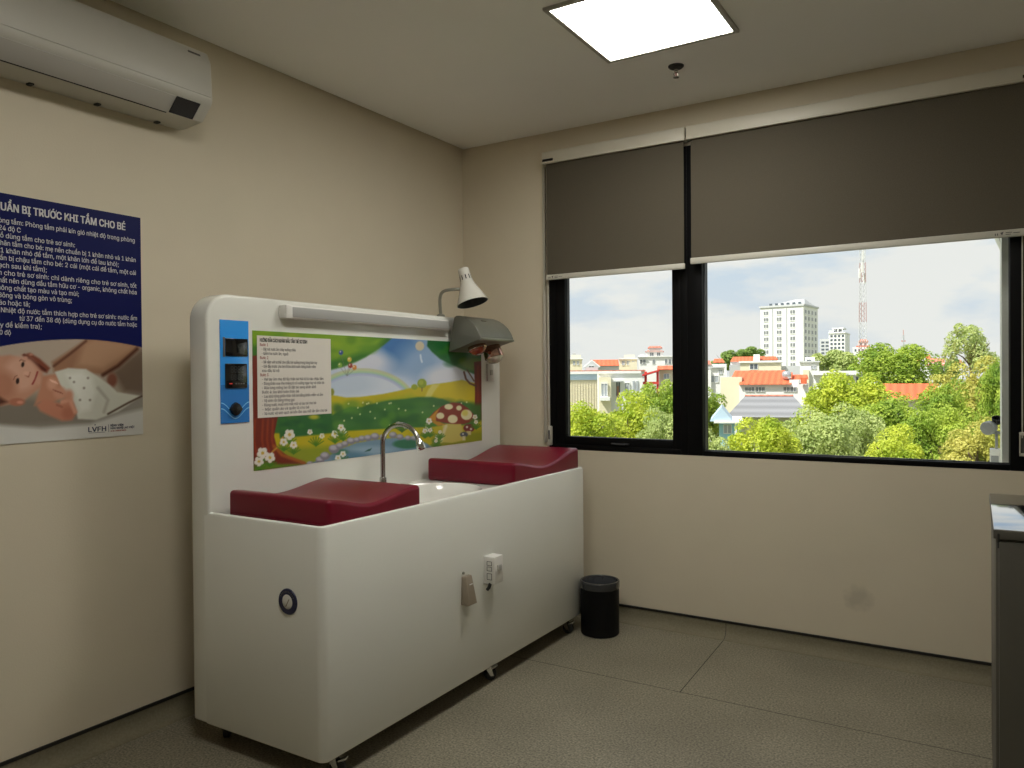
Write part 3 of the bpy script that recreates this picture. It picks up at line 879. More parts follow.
# mural
M['mural'] = attr_mat('printed mural vinyl', .32, .5)
def paint_mural(p):
    rs = random.Random(5)
    p.fill((197, 202, 212))
    p.ell(400, 348, 27, 20, (62, 112, 168), 20); p.ell(422, 364, 22, 20, (140, 166, 196), 22)
    p.ell(366, 362, 24, 12, (206, 206, 212), 10); p.ell(446, 378, 22, 12, (208, 208, 212), 9); p.ell(372, 389, 40, 12, (206, 210, 216), 8)
    p.ell(345, 384, 30, 12, (188, 198, 208), 8)
    # rainbow
    for k, c in enumerate(((186, 186, 140), (188, 198, 128), (160, 196, 140), (150, 176, 190), (176, 180, 204))):
        p.ell(362, 407, 54 - k * 1.5, 38 - k * 1.5, c, .9, alpha=.75, ring=.8)
    # tree canopies
    p.poly([(240, 318), (392, 338), (384, 345), (375, 351), (366, 357), (356, 362), (343, 367), (330, 370), (300, 374), (240, 362)], (50, 108, 28), 2)
    p.poly([(240, 318), (384, 338), (378, 346), (362, 352), (348, 357), (330, 360), (300, 364), (240, 352)], (122, 158, 28), 7)
    for k in range(26): p.ell(rs.uniform(255, 375), rs.uniform(330, 358), rs.uniform(4, 9), rs.uniform(2, 5), rs.choice([(140, 168, 30), (96, 142, 30), (84, 128, 28)]), 4, alpha=.6)
    p.ell(256, 352, 6, 7, (58, 112, 34), 4)
    p.poly([(428, 338), (500, 346), (500, 374), (474, 374), (462, 369), (450, 364), (440, 359), (432, 352), (427, 346)], (34, 100, 48), 1.6)
    for k in range(14): p.ell(rs.uniform(432, 480), rs.uniform(346, 364), rs.uniform(3, 6), rs.uniform(2, 4), rs.choice([(60, 120, 40), (28, 88, 46), (84, 130, 36)]), 3, alpha=.55)
    p.ell(474, 364, 14, 7, (106, 132, 30), 5)
    # hills
    p.poly([(332, 395), (346, 397.5), (360, 397), (383, 394), (398, 391), (411, 388), (425, 385.5), (451, 382), (462, 380), (478, 384), (500, 392), (500, 480), (240, 480), (240, 395)], (190, 172, 22), 1.2)
    p.poly([(425, 387), (451, 383), (462, 381), (490, 388), (490, 400), (440, 400)], (198, 176, 20), 3)
    p.poly([(432, 384.5), (440, 384), (434, 392), (430, 399), (424, 399), (428, 390)], (208, 196, 100), 2)
    p.poly([(332, 402), (370, 402), (411, 394), (420, 400), (390, 410), (332, 416)], (160, 164, 26), 6)
    p.ell(422, 383.5, 4.6, 4.8, (136, 152, 38), .9); p.ell(421, 382.5, 2.4, 2.4, (164, 172, 60), 1.5); p.line([(422, 388), (422, 391)], .4, (110, 80, 40)); p.ell(414.5, 387, 3.2, 2.8, (146, 158, 44), .8)
    p.ell(332, 392, 2.2, 3.5, (136, 140, 40), .9)
    # bushes
    p.poly([(332, 415), (341, 410), (350, 407), (362, 407), (376, 403), (390, 400), (404, 399), (418, 397), (432, 397), (443, 399), (451, 403), (462, 402), (474, 405), (474, 430), (430, 430), (390, 430), (355, 432), (332, 433), (240, 440), (240, 418)], (54, 106, 42), 2)
    for k in range(60):
        x = rs.uniform(334, 470); p.ell(x, rs.uniform(405, 428) - (x - 334) * .03, rs.uniform(4, 10), rs.uniform(3, 5), rs.choice([(74, 128, 42), (44, 96, 44), (96, 144, 44), (38, 84, 40), (70, 116, 60)]), 4, alpha=.5)
    for k in range(26): p.ell(rs.uniform(336, 470), rs.uniform(402, 426), .8, .8, (206, 206, 150), .7)
    # lower meadow
    p.poly([(240, 434), (332, 432), (362, 430), (400, 428), (430, 427), (446, 425), (476, 425), (500, 424), (500, 480), (240, 490)], (184, 168, 20), 1.6)
    p.poly([(432, 436), (490, 430), (490, 450), (432, 450)], (140, 142, 28), 5)
    p.poly([(276, 448), (330, 446), (330, 470), (276, 470)], (138, 148, 30), 6)
    p.poly([(278, 412), (332, 412), (332, 433), (304, 436), (280, 438)], (40, 98, 44), 2)
    for k in range(16): p.ell(rs.uniform(280, 332), rs.uniform(416, 434), rs.uniform(3, 6), rs.uniform(2, 4), rs.choice([(60, 116, 44), (30, 84, 44), (96, 132, 36)]), 3, alpha=.6)
    p.ell(314, 417, 5, 2.2, (176, 168, 40), 2)
    # pond and stones
    p.poly([(300, 466), (326, 458), (340, 449), (356, 443), (372, 440), (392, 438), (414, 437), (424, 442), (434, 448), (434, 460), (300, 480)], (112, 140, 156), 1.6)
    p.ell(372, 450, 20, 4, (142, 164, 176), 4); p.ell(350, 456, 16, 4, (84, 122, 140), 5)
    p.ell(407, 444, 14, 4.6, (52, 108, 76), 1.5); p.ell(340, 452, 8, 3, (60, 116, 84), 2)
    p.poly([(364, 452), (368, 449.5), (372, 448), (370, 451)], (36, 84, 70), .8)
    for k, (x, y, r) in enumerate(((320, 460, 4.5), (325, 456, 5), (334, 449, 5.5), (340, 446, 4), (345, 444, 3.6), (351, 441, 4.2), (357, 440, 3.4), (362, 438.5, 3.6), (368, 438, 4), (375, 436.5, 4.4), (383, 437, 3.4), (393, 435, 4), (400, 437, 3.6), (408, 438, 3), (414, 438, 3), (310, 464, 3.5))):
        p.ell(x, y, r, r * .8, (126, 120, 128), 1.0); p.ell(x - .5, y - r * .25, r * .7, r * .45, (176, 170, 176), 1.6)
    # tree on the left
    p.poly([(246, 357), (259, 355), (260, 380), (261, 416), (278, 416), (274, 436), (277, 448), (288, 456), (306, 463), (290, 468), (246, 480)], (112, 34, 20), 1.2)
    for x in (255, 263, 268, 273): p.line([(x, 420), (x - 1, 440), (x + 2, 456)], .9, (150, 58, 26), 2)
    p.line([(274, 446), (282, 455), (304, 463)], 1.6, (160, 84, 30), 2); p.line([(272, 452), (279, 446), (283, 437)], .8, (188, 140, 50), 1)
    p.poly([(254, 468), (262, 462), (282, 464), (300, 464), (300, 480), (250, 480)], (96, 128, 30), 3)
    # right tree
    p.poly([(474, 362), (490, 360), (490, 420), (474.5, 420), (475, 392)], (116, 36, 22), 1.1); p.line([(478, 366), (478, 416)], .9, (140, 52, 28), 2)
    p.line([(464, 372), (466, 379), (470, 383.5), (476, 386)], .9, (96, 50, 30), .9); p.line([(467, 370), (471, 376), (474, 381)], .6, (96, 60, 34), .8)
    p.poly([(470, 404), (482, 404), (482, 420), (470, 420)], (60, 100, 36), 5)
    # big mushroom
    p.poly([(442, 424), (461, 423), (463, 432), (465, 440), (452, 443), (439, 442), (443, 434)], (196, 180, 88), 1.2); p.line([(446, 426), (443, 434), (441, 441)], 1.6, (212, 202, 150), 1.6)
    p.poly([(428, 419), (434, 412), (442, 406), (452, 402.5), (460, 403), (468, 408), (473.5, 414), (474, 421), (464, 424), (452, 424), (440, 422)], (130, 36, 20), 1.1)
    p.poly([(428, 419), (436, 411), (440, 408), (436, 415), (436, 421.5)], (196, 134, 30), 1.4); p.poly([(429, 420), (440, 422), (446, 424.5), (438, 426)], (186, 130, 30), 1.2)
    for (x, y, rx, ry) in ((448.7, 406.7, 4.3, 2.8), (459, 408, 2.8, 2.5), (440.3, 415.8, 4, 3.2), (452.7, 419, 5, 4.2), (466.5, 414.8, 5.6, 5.2)): p.ell(x, y, rx, ry, (222, 210, 164), .9)
    p.ell(465, 413, 3, 3, (210, 196, 90), 2)
    p.ell(469, 428, 5.6, 4, (112, 22, 28), .9); p.ell(467, 427, 1.2, 1.1, (216, 206, 190), .6); p.ell(471, 429, 1.2, 1.1, (216, 206, 190), .6); p.poly([(466.5, 431), (471, 431), (471, 435), (466.5, 435)], (204, 190, 130), .8)
    p.ell(464, 434.5, 4, 2.6, (72, 74, 84), .9); p.ell(463, 434, 1, .8, (210, 206, 196), .5); p.poly([(462.5, 436), (465.5, 436), (465.5, 440.5), (462.5, 440.5)], (206, 196, 150), .8)
    # flowers
    for (x, y, r) in ((262.6, 453, 5.5), (270, 457.5, 5), (259, 461.5, 4.6), (289.5, 434.6, 5.2), (283.7, 442, 3.8), (293.6, 445, 3.6), (335, 434, 3.6), (343, 431.6, 3.6), (341, 427.5, 3.2), (343, 454, 3), (338, 458, 3)): p.tuft(x, y + 9, 8); p.flower(x, y, r)
    for (x, y, r) in ((428, 426, 2.6), (425, 431, 2.6), (430, 430, 2.4), (429, 421, 3), (475, 417, 2.4), (476, 422, 2), (437, 437, 2), (436, 441, 1.8), (440, 432, 1.8)): p.tuft(x, y + 7, 6); p.flower(x, y, r)
    p.tuft(402, 432, 8, (58, 104, 40)); p.flower(398, 424, 2.2); p.flower(405, 426, 2.0); p.flower(310, 432, 2.6); p.flower(322, 436, 2.6); p.tuft(316, 446, 9)
    # balloons
    for (x, y, c) in ((349.5, 359.5, (204, 176, 60)), (340, 365, (126, 160, 56)), (354.5, 367.5, (206, 130, 50)), (350.3, 365.6, (150, 40, 34)), (341, 352.5, (52, 76, 140))):
        p.line([(x, y + 2), (347, 376)], .15, (110, 110, 100), .5); p.ell(x, y, 2.2, 2.5, c, .8); p.ell(x - .6, y - .8, .7, .7, (226, 216, 190), .6)
    p.ell(419.8, 346, 4.4, 4.6, (206, 190, 158), .9); p.line([(420.5, 355), (421, 359), (422, 362)], .8, (206, 214, 220), .8)
YM0, YM1, ZM0, ZM1 = -1.993, -.358, 1.0285, 1.592
picture('mural_panel', lambda i, j: (XP + .0022, YM0 + (YM1 - YM0) * i, ZM0 + (ZM1 - ZM0) * j), 420, 150, (1.05, 1.09, 1.18), M['mural'], bath, 0, .0022, paint_mural,
        label='colourful cartoon meadow print with mushroom and pond')
# laminated instruction sheet on the mural
sx0 = XP + .0024
q = [on(0, sx0, u, v) for u, v in ((257.5, 417.8), (331, 413.8), (330.8, 340.2), (257, 334))]
SY0, SY1, SZ0, SZ1 = (q[0][1] + q[3][1]) / 2, (q[1][1] + q[2][1]) / 2, (q[0][2] + q[1][2]) / 2, (q[2][2] + q[3][2]) / 2
b = new(); box(b, XP + .001, XP + .0034, SY0, SY1, SZ0, SZ1)
sh = part('instruction_sheet', b, M['paper'], bath, smooth=0)
b = new()
LN = [('HƯỚNG DẪN CÁCH KHÁM MẪU TẮM TRẺ SƠ SINH', .62, 0, 1), ('Bước 1', .10, 2, 0), ('- Bật nút nước ấm chảy xuống chậu', .44, 0, 0), ('- Kiểm tra nước ấm, nguội', .34, 0, 0), ('Bước 2', .10, 2, 0),
      ('- Bế nằm với tư thế cho đầu bé xuống trong lòng bàn tay', .74, 0, 0), ('- Gội đầu trước cho bé rồi lau khô nước bằng khăn mềm', .72, 0, 0), ('xoa dầu từ cổ', .22, 0, 0), ('Bước 3', .10, 2, 0),
      ('- Hai tay ôm nhẹ đỡ lấy thân bé thả từ từ vào chậu tắm', .83, 0, 0), ('- Dùng khăn xoa nhẹ nhàng từ cổ xuống ngực tay và chân bé', .84, 0, 0), ('- Rửa lưng mông bé rồi đặt bé sang khăn khô', .72, 0, 0),
      ('Bước 4: lau khô toàn thân bé', .48, 0, 0), ('- Lau khô từng phần thân thể bé bằng khăn mềm và ấm', .82, 0, 0), ('- Vệ sinh rốn bằng bông gạc', .42, 0, 0),
      ('- Dùng nước muối nhỏ mắt mũi và lau tai cho bé', .72, 0, 0), ('- Mặc quần áo và quấn tã cho bé', .62, 0, 0), ('- Xả nước vệ sinh sạch sẽ bồn tắm sau mỗi lần tắm cho bé', .88, 0, 0)]
hgt, wid = SZ1 - SZ0, SY1 - SY0
for k, (s, w_, mi, ti) in enumerate(LN):
    z = SZ1 - hgt * (.075 + .0525 * k)
    text_bm(b, s, .0165 if not ti else .021, (XP + .0037, SY0 + wid * (.035 if ti or mi else .055), z), RT, UPV, 'LEFT',   .0008 if ti else .0003, wid * w_, mi=(0 if ti else (1 if mi == 0 else 2)))
part('lettering', b, [M['ink'], M['ink_grey'], M['ink_red']], sh, smooth=0)
# rocker switch on the backboard
b = new(); box(b, XP, XP + .010, -.302, -.228, 1.372, 1.475, .003); sw = part('switch_plate', b, M['white_pl'], bath)
b = new(); box(b, XP + .009, XP + .014, -.278, -.252, 1.407, 1.438, .002); part('rocker', b, M['ac_grey'], sw)
# sockets on the front
b = new(); box(b, XF - .001, XF + .056, -1.226, -1.154, .478, .600, .004); so = part('socket_box', b, M['white_pl'], bath)
b = new()
for (zz, hh) in ((.572, .012), (.548, .012), (.515, .018)): 
    ring(b, XF + .016, XF + .042, zz - hh, zz + hh * .6, .002, .002, .002, .002, -1.2275, -1.2255, 0)
part('socket_face', b, M['ink_grey'], so, smooth=0)
b = new(); box(b, XF + .055, XF + .062, -1.206, -1.174, .535, .562, .002); part('rocker', b, M['ac_grey'], so)
b = new(); tube(b, [(XF + .030, -1.220, .482), (XF + .026, -1.226, .462), (XF + .018, -1.23, .452)], .0075, 8); part('plug_lead', b, M['black_rub'], so)
# tapered taupe bracket
b = new()
lo = [(XF, -1.405), (XF + .040, -1.400), (XF + .040, -1.338), (XF, -1.332)]; hi = [(XF, -1.400), (XF + .022, -1.396), (XF + .022, -1.352), (XF, -1.348)]
v0 = [b.verts.new((x, y, .425)) for x, y in lo]; v1 = [b.verts.new((x, y, .548)) for x, y in hi]
b.faces.new(v0); b.faces.new(v1[::-1])
for i in range(4): b.faces.new((v0[i], v1[i], v1[(i + 1) % 4], v0[(i + 1) % 4]))
bevel_all(b, .004, 2, 30); hk = part('dispenser_cover', b, M['taupe'], bath)
b = new(); lathe(b, [(0, 0), (.006, 0), (.006, .006), (.003, .009), (0, .009)], (XF, -1.388, .560), (1, 0, 0), 12); part('screw', b, M['lampneck'], hk)
b = new(); box(b, XF + .030, XF + .0315, -1.382, -1.360, .510, .514); part('mark', b, M['white_pl'], hk, smooth=0)
# round lock badge on the end
b = new(); lathe(b, [(.026, .002), (.026, .005), (.044, .004), (.046, .001), (.046, -.001)], (.799, Y0, .620), (0, -1, 0), 36); bd = part('round_badge', b, M['navy'], bath, label='round navy badge with white dial')
b = new(); lathe(b, [(0, .006), (.022, .006), (.0265, .003), (.0265, 0)], (.799, Y0, .620), (0, -1, 0), 28); part('dial', b, M['white_pl'], bd)
b = new()
vs = [b.verts.new((.799 + x, Y0 - .0066, .620 + z)) for x, z in ((-.008, -.017), (.010, .012), (.013, .010), (-.003, -.018))]; b.faces.new(vs)
part('pointer', b, M['taupe'], bd, smooth=0)
b = new()
for k in range(11):
    a = math.radians(150 - 12 * k)
    c_, s_ = math.cos(a), math.sin(a)
    vs = [b.verts.new((.799 + r_ * math.cos(a + da), Y0 - .0055, .620 + r_ * math.sin(a + da))) for r_, da in ((.032, -.05), (.0385, -.05), (.0385, .05), (.032, .05))]; b.faces.new(vs)
part('dial_marks', b, M['ink_grey'], bd, smooth=0)
# casters
def caster(x, y, yaw):
    b = new(); box(b, x - .025, x + .025, y - .03, y + .03, ZB - .004, ZB + .001, .001)
    lathe(b, [(0, ZB - .014), (.018, ZB - .014), (.02, ZB - .004)], (x, y, 0), (0, 0, 1), 16)
    ca, sa = math.cos(yaw), math.sin(yaw)
    def W(l, w, z): return (x + l * ca - w * sa, y + l * sa + w * ca, z)
    for s in (-1, 1):
        pts = [W(-.016, s * .016, ZB - .012), W(.016, s * .016, ZB - .012), W(.032, s * .016, .022), (W(.016, s * .016, .022))]
        pts2 = [W(-.016, s * .019, ZB - .012), W(.016, s * .019, ZB - .012), W(.032, s * .019, .022), (W(.016, s * .019, .022))]
        A_ = [b.verts.new(p) for p in pts]; B_ = [b.verts.new(p) for p in pts2]
        b.faces.new(A_); b.faces.new(B_[::-1])
        for i in range(4): b.faces.new((A_[i], B_[i], B_[(i + 1) % 4], A_[(i + 1) % 4]))
    c = part('caster', b, M['chrome_b'], bath)
    b = new(); lathe(b, [(0, -.012), (.022, -.012), (.0285, -.009), (.0285, .009), (.022, .012), (0, .012)], W(.022, 0, .0285), (-sa, ca, 0), 20); part('wheel', b, M['black_rub'], c)
    b = new(); box(b, -.012, .012, -.03, .012, -.003, .003, .001)
    bmesh.ops.transform(b, matrix=Matrix.Translation(W(.028, 0, .052)) @ Matrix.Rotation(yaw - PI / 2 + PI, 4, 'Z') @ Matrix.Rotation(-.35, 4, 'X'), verts=b.verts[:]); part('brake_lever', b, M['chrome_b'], c)
for (x, y, a) in ((.905, -2.11, .4), (.905, -1.13, 1.0), (.905, -.36, .2), (.36, -2.13, 2.2), (.36, -1.2, 2.0), (.36, -.36, 2.4)): caster(x, y, a)

# ------------------------------------------------------------------ pads
def pad(label, y0, y1, zl, zm, zr):
    x0, x1 = .418, XF - .022
    t = thing('changing_pad', label, 'changing pad', ((x0 + x1) / 2, (y0 + y1) / 2, DECK))
    n = 18
    top = []
    for i in range(n + 1):
        s = i / n
        if s < .45:
            k = s / .45; kk = .5 - .5 * math.cos(PI * k); z = zl + (zm - zl) * kk
        else:
            k = (s - .45) / .55; kk = .5 - .5 * math.cos(PI * k); z = zm + (zr - zm) * kk
        top.append((y0 + (y1 - y0) * s, z))
    poly = [(y0, DECK + .0005), (y1, DECK + .0005)] + top[::-1]
    b = new(); prism(b, poly, x0, x1, 'x'); bevel_all(b, .016, 5, 30)
    part('cushion', b, M['pad'], t, smooth=60)
    b = new(); 
    lp = [(x0 - .0005, y0 + .02), (x0 - .0005, y1 - .02)]
    for xx in (x0 + .012, x1 - .012):
        tube(b, [(xx, y0 + .001, DECK + .022), (xx, y0 - .0, DECK + .022)], .0, 4, False) if False else None
    tube(b, [(x0 + .014, y0, DECK + .020), (x1 - .014, y0, DECK + .020)], .0016, 6)
    tube(b, [(x1, y0 + .014, DECK + .020), (x1, y1 - .014, DECK + .020)], .0016, 6)
    tube(b, [(x1 - .014, y1, DECK + .020), (x0 + .014, y1, DECK + .020)], .0016, 6)
    part('seam', b, M['pad'], t)
pad('crimson changing pad on the near left end of the white bath cabinet', -2.152, -1.640, .976, .936, .968)
pad('crimson changing pad on the window end of the white bath cabinet', -.930, -.240, .982, .940, 1.0)

# ------------------------------------------------------------------ heat lamp box
hy0, hy1 = -.680, -.345
t = thing('infrared_heater', 'dark grey box heater with two heat bulbs on the backboard corner', 'heater', (XP, (hy0 + hy1) / 2, 1.535))
pf = [(XP + .003, 1.533), (.572, 1.592), (.584, 1.597), (.587, 1.613), (.575, 1.640), (.552, 1.672), (.522, 1.697), (.490, 1.716), (.455, 1.728), (.430, 1.730), (.415, 1.722), (.395, 1.640)]
b = new(); prism(b, pf, hy0, hy1, 'y'); bevel_all(b, .006, 3, 25); ho = part('housing', b, M['grey_pl'], t, smooth=30)
b = new(); prism(b, [(.575, 1.590), (.592, 1.595), (.594, 1.606), (.580, 1.609)], hy0 + .004, hy1 - .004, 'y'); bevel_all(b, .001, 2, 30); part('front_lip', b, M['lampneck'], ho)
b = new(); box(b, .503, .513, -.555, -.505, 1.700, 1.7055, .001)
bmesh.ops.rotate(b, cent=(.508, -.53, 1.703), matrix=Matrix.Rotation(.62, 3, 'Y'), verts=b.verts[:]); part('switch', b, M['black_pl'], ho)
ax = Vector((.33, 0, -.94)).normalized()
for (yy, out) in ((-.575, .022), (-.430, .070)):
    o = Vector((.490, yy, 1.568)) - ax * .004
    b = new(); lathe(b, [(.040, -.012), (.050, .004), (.055, out), (.053, out + .004), (.049, out)], o, ax, 28)
    bu = part('bulb', b, M['bulb'], t)
    b = new(); lathe(b, [(.052, out), (.047, out + .012), (.034, out + .026), (.016, out + .033), (0, out + .034)], o, ax, 28)
    part('bulb_face', b, M['bulbface'] if yy < -.5 else M['frosted'], bu, smooth=60)

# ------------------------------------------------------------------ gooseneck lamp
t = thing('gooseneck_lamp', 'white cone shaded gooseneck lamp standing on top of the backboard', 'lamp', (.335, -.690, ZPT))
lx, ly = .335, -.690
b = new(); lathe(b, [(0, 0), (.022, 0), (.022, .010), (.012, .016), (0, .016)], (lx, ly, ZPT), (0, 0, 1), 20); part('base', b, M['lampneck'], t)
tip = on(0, .47, 461.5, 289); 
b = new()
P0, P1, P2, P3 = Vector((lx, ly, ZPT + .01)), Vector((lx - .005, ly - .015, ZPT + .15)), Vector((tip[0] - .10, tip[1] - .062, tip[2] - .005)), Vector(tip)
cur = [P0 * (1 - s) ** 3 + P1 * 3 * s * (1 - s) ** 2 + P2 * 3 * s * s * (1 - s) + P3 * s ** 3 for s in [i / 18 for i in range(19)]]
tube(b, cur, .0088, 10); part('gooseneck', b, M['lampneck'], t)
apex = Vector(on(0, .47, 463, 268.5)); mouth = Vector(on(0, .53, 472.5, 302.5))
axd = (mouth - apex).normalized(); L = (mouth - apex).length
b = new()
R_ = .085
prof = [(0, .0), (.022, .0), (.029, .004), (.0305, .012), (.031, L * .30), (.035, L * .38), (.038, L * .44), (.052, L * .62), (.070, L * .82), (R_, L), (R_ + .002, L + .003), (R_ - .002, L + .003)]
lathe(b, prof, apex, axd, 36); sh = part('shade', b, M['lampw'], t, smooth=40)
b = new(); lathe(b, [(R_ - .002, L + .003), (R_ - .004, L), (.066, L * .82), (.047, L * .62), (.032, L * .44), (0, L * .40)], apex, axd, 36); part('inner_liner', b, M['black_rub'], sh, smooth=50)
b = new(); lathe(b, [(0, L * .45), (.018, L * .45), (.028, L * .62), (.024, L * .75), (0, L * .80)], apex, axd, 20); part('bulb', b, M['black_pl'], sh)
a_, b_, d_ = frame_of(axd)
b = new()
for k in range(10):
    th = 2 * PI * k / 10
    rad = a_ * math.cos(th) + b_ * math.sin(th); tan = d_.cross(rad)
    c0 = apex + d_ * (L * .22) + rad * .0314; c1 = apex + d_ * (L * .35) + rad * .0340
    vs = [b.verts.new(c) for c in (c0 - tan * .003, c0 + tan * .003, c1 + tan * .0033, c1 - tan * .0033)]; b.faces.new(vs)
part('vent_slots', b, M['ink'], sh, smooth=0)

# ------------------------------------------------------------------ waste bin
bx, by, br, bh = 1.074, -.262, .104, .290
t = thing('waste_bin', 'small round black waste bin beside the bath cabinet', 'bin', (bx, by, 0))
b = new(); lathe(b, [(0, .001), (br - .004, .001), (br, .006), (br, bh - .03), (br - .004, bh - .028), (br - .006, .01), (0, .01)], (bx, by, 0), (0, 0, 1), 40); part('body', b, M['binb'], t)
b = new(); lathe(b, [(br - .012, bh - .045), (br + .001, bh - .04), (br + .003, bh - .036), (br + .003, bh - .004), (br, bh), (br - .006, bh), (br - .009, bh - .004), (br - .011, bh - .045)], (bx, by, 0), (0, 0, 1), 40); part('ring', b, M['binring'], t)
b = new()
rg = random.Random(2); prof_n = 40
rings = []
for (r0, z, j) in ((br - .007, bh - .003, .0), (br - .014, bh - .03, .004), (br - .020, bh - .08, .008), (br - .030, bh - .15, .012), (br - .05, .06, .01)):
    rings.append([b.verts.new((bx + (r0 + rg.uniform(-j, j)) * math.cos(2 * PI * k / prof_n), by + (r0 + rg.uniform(-j, j)) * math.sin(2 * PI * k / prof_n), z + rg.uniform(-j, j) * .6)) for k in range(prof_n)])
for i in range(4):
    for k in range(prof_n): b.faces.new((rings[i][k], rings[i][(k + 1) % prof_n], rings[i + 1][(k + 1) % prof_n], rings[i + 1][k]))
b.faces.new(rings[-1])
part('bag_liner', b, M['liner'], t, smooth=70)

# ------------------------------------------------------------------ metal cabinet at the right edge
CX0, CX1, CY0, CY1, CZ = 2.886, 3.62, -1.41, -.625, .940
t = thing('steel_cabinet', 'grey steel cabinet with polished top at the right edge by the window wall', 'cabinet', ((CX0 + CX1) / 2, (CY0 + CY1) / 2, 0))
b = new(); box(b, CX0 + .006, CX1 - .006, CY0 + .012, CY1 - .004, .0, CZ - .028, .003); part('carcass', b, M['steel_dark'], t)
b = new(); box(b, CX0, CX1, CY0, CY1, CZ - .028, CZ - .002, .002); part('top_edge', b, M['steel_dark'], t)
b = new(); box(b, CX0 + .001, CX1 - .001, CY0 + .001, CY1 - .001, CZ - .004, CZ, .0015); part('worktop', b, M['steel_top'], t)
for (a0, a1) in ((CX0 + .014, (CX0 + CX1) / 2 - .002), ((CX0 + CX1) / 2 + .002, CX1 - .014)):
    b = new(); box(b, a0, a1, CY0 - .004, CY0 + .012, .06, CZ - .036, .003); d_o = part('door', b, M['steel_dark'], t)
    hx = a1 - .04 if a0 < 3.2 else a0 + .04
    b = new(); tube(b, [(hx, CY0 - .004, .60), (hx, CY0 - .028, .605), (hx, CY0 - .028, .695), (hx, CY0 - .004, .70)], .005, 8); part('handle', b, M['chrome'], d_o)
b = new(); box(b, CX0 + .010, CX0 + .016, CY0 - .0015, CY0 + .012, CZ - .055, CZ - .012, .001); part('hinge', b, M['ink'], t)
t.rotation_euler.z = .014

# ------------------------------------------------------------------ outside: ground, own facade
GZ = -10.0
M['ground'] = mat('scrubby ground', (.20, .22, .10), .95, noise=.35, nscale=.08)
b = new()
vs = [b.verts.new(p) for p in ((-900, .6, GZ), (700, .6, GZ), (700, 1500, GZ), (-900, 1500, GZ))]; b.faces.new(vs)
struct('ground', b, M['ground'], smooth=0)
M['ext_wall'] = mat('white exterior render', (.88, .87, .84), .8, noise=.05, nscale=2)
b = new()
box(b, 2.930, 3.3, .2, 1.05, -3, 5); box(b, 2.985, 3.4, 1.05, 1.6, -3, 5)
prism(b, [(2.885, 2.20), (2.934, 2.07), (2.934, 2.20)], .75, 1.045, 'y')
struct('exterior_wall', b, M['ext_wall'], smooth=0)
# floodlight on the facade
M['zinc'] = mat('grey painted metal', (.36, .37, .38), .4, metal=.3)
t = thing('floodlight', 'grey floodlight on a bracket outside the lower right window corner', 'floodlight', (2.945, .97, .90))
b = new(); lathe(b, [(0, 0), (.030, 0), (.036, .01), (.038, .05), (.034, .058), (.02, .062), (0, .062)], (2.888, .96, 1.098), Vector((-.35, -.90, -.12)), 24); part('lamp_head', b, M['zinc'], t)
b = new(); lathe(b, [(0, 0), (.020, 0), (.024, .035), (.020, .035), (.018, .01), (0, .008)], (2.912, .96, 1.12), Vector((.0, -.55, .8)), 20); part('sensor', b, M['black_pl'], t)
b = new(); tube(b, [(2.930, .98, 1.06), (2.905, .98, 1.075), (2.888, .975, 1.09)], .007, 8); tube(b, [(2.912, .98, 1.06), (2.912, .98, .97)], .007, 8); box(b, 2.868, 2.932, .955, 1.01, 1.058, 1.066, .001); part('bracket', b, M['zinc'], t)
b = new(); box(b, 2.880, 2.931, .94, 1.03, .82, .975, .004); part('ballast_box', b, M['ext_wall'], t)
b = new(); box(b, 2.886, 2.922, .937, .941, .86, .94, .001); part('rating_plate', b, M['zinc'], t)

# ------------------------------------------------------------------ outside: trees
def leaf_crown(seed, n, blobs, ls, drop=.0):
    r = random.Random(seed)
    bl = []
    for k in range(blobs):
        while True:
            p = Vector((r.uniform(-1, 1), r.uniform(-1, 1), r.uniform(-.95, 1)))
            if math.hypot(p.x, p.y) < math.sqrt(1 - (abs(p.z) / 1.12) ** 3): break
        p *= .74
        bl.append((p, r.uniform(.20, .36)))
    V = []; Fc = []
    for k in range(n):
        c, rad = bl[r.randrange(blobs)]
        while True:
            d = Vector((r.gauss(0, 1), r.gauss(0, 1), r.gauss(0, 1) + .25))
            if d.length > .01: break
        d.normalize()
        p = c + d * rad * r.uniform(.72, 1.04)
        nr = (d + Vector((r.gauss(0, .55), r.gauss(0, .55), r.gauss(0, .55) + .35))).normalized()
        a = nr.cross(Vector((r.gauss(0, 1), r.gauss(0, 1), r.gauss(0, 1)))).normalized()
        bb = nr.cross(a)
        s = ls * r.uniform(.6, 1.25)
        i = len(V)
        V += [p - a * s * .5, p + bb * s * .28 + nr * s * .06, p + a * s * .5, p - bb * s * .28 + nr * s * .06]
        Fc.append((i, i + 1, i + 2, i + 3))
    me = bpy.data.meshes.new('foliage')
    me.from_pydata([tuple(v) for v in V], [], Fc)
    me.update()
    me.materials.append(None)
    return me
CR = {'near': [leaf_crown(11 + k, 20000, 44, .074) for k in range(3)],
      'far': [leaf_crown(31 + k, 4000, 14, .16) for k in range(2)],
      'airy': [leaf_crown(51, 5500, 18, .09)]}
tcount = [0]
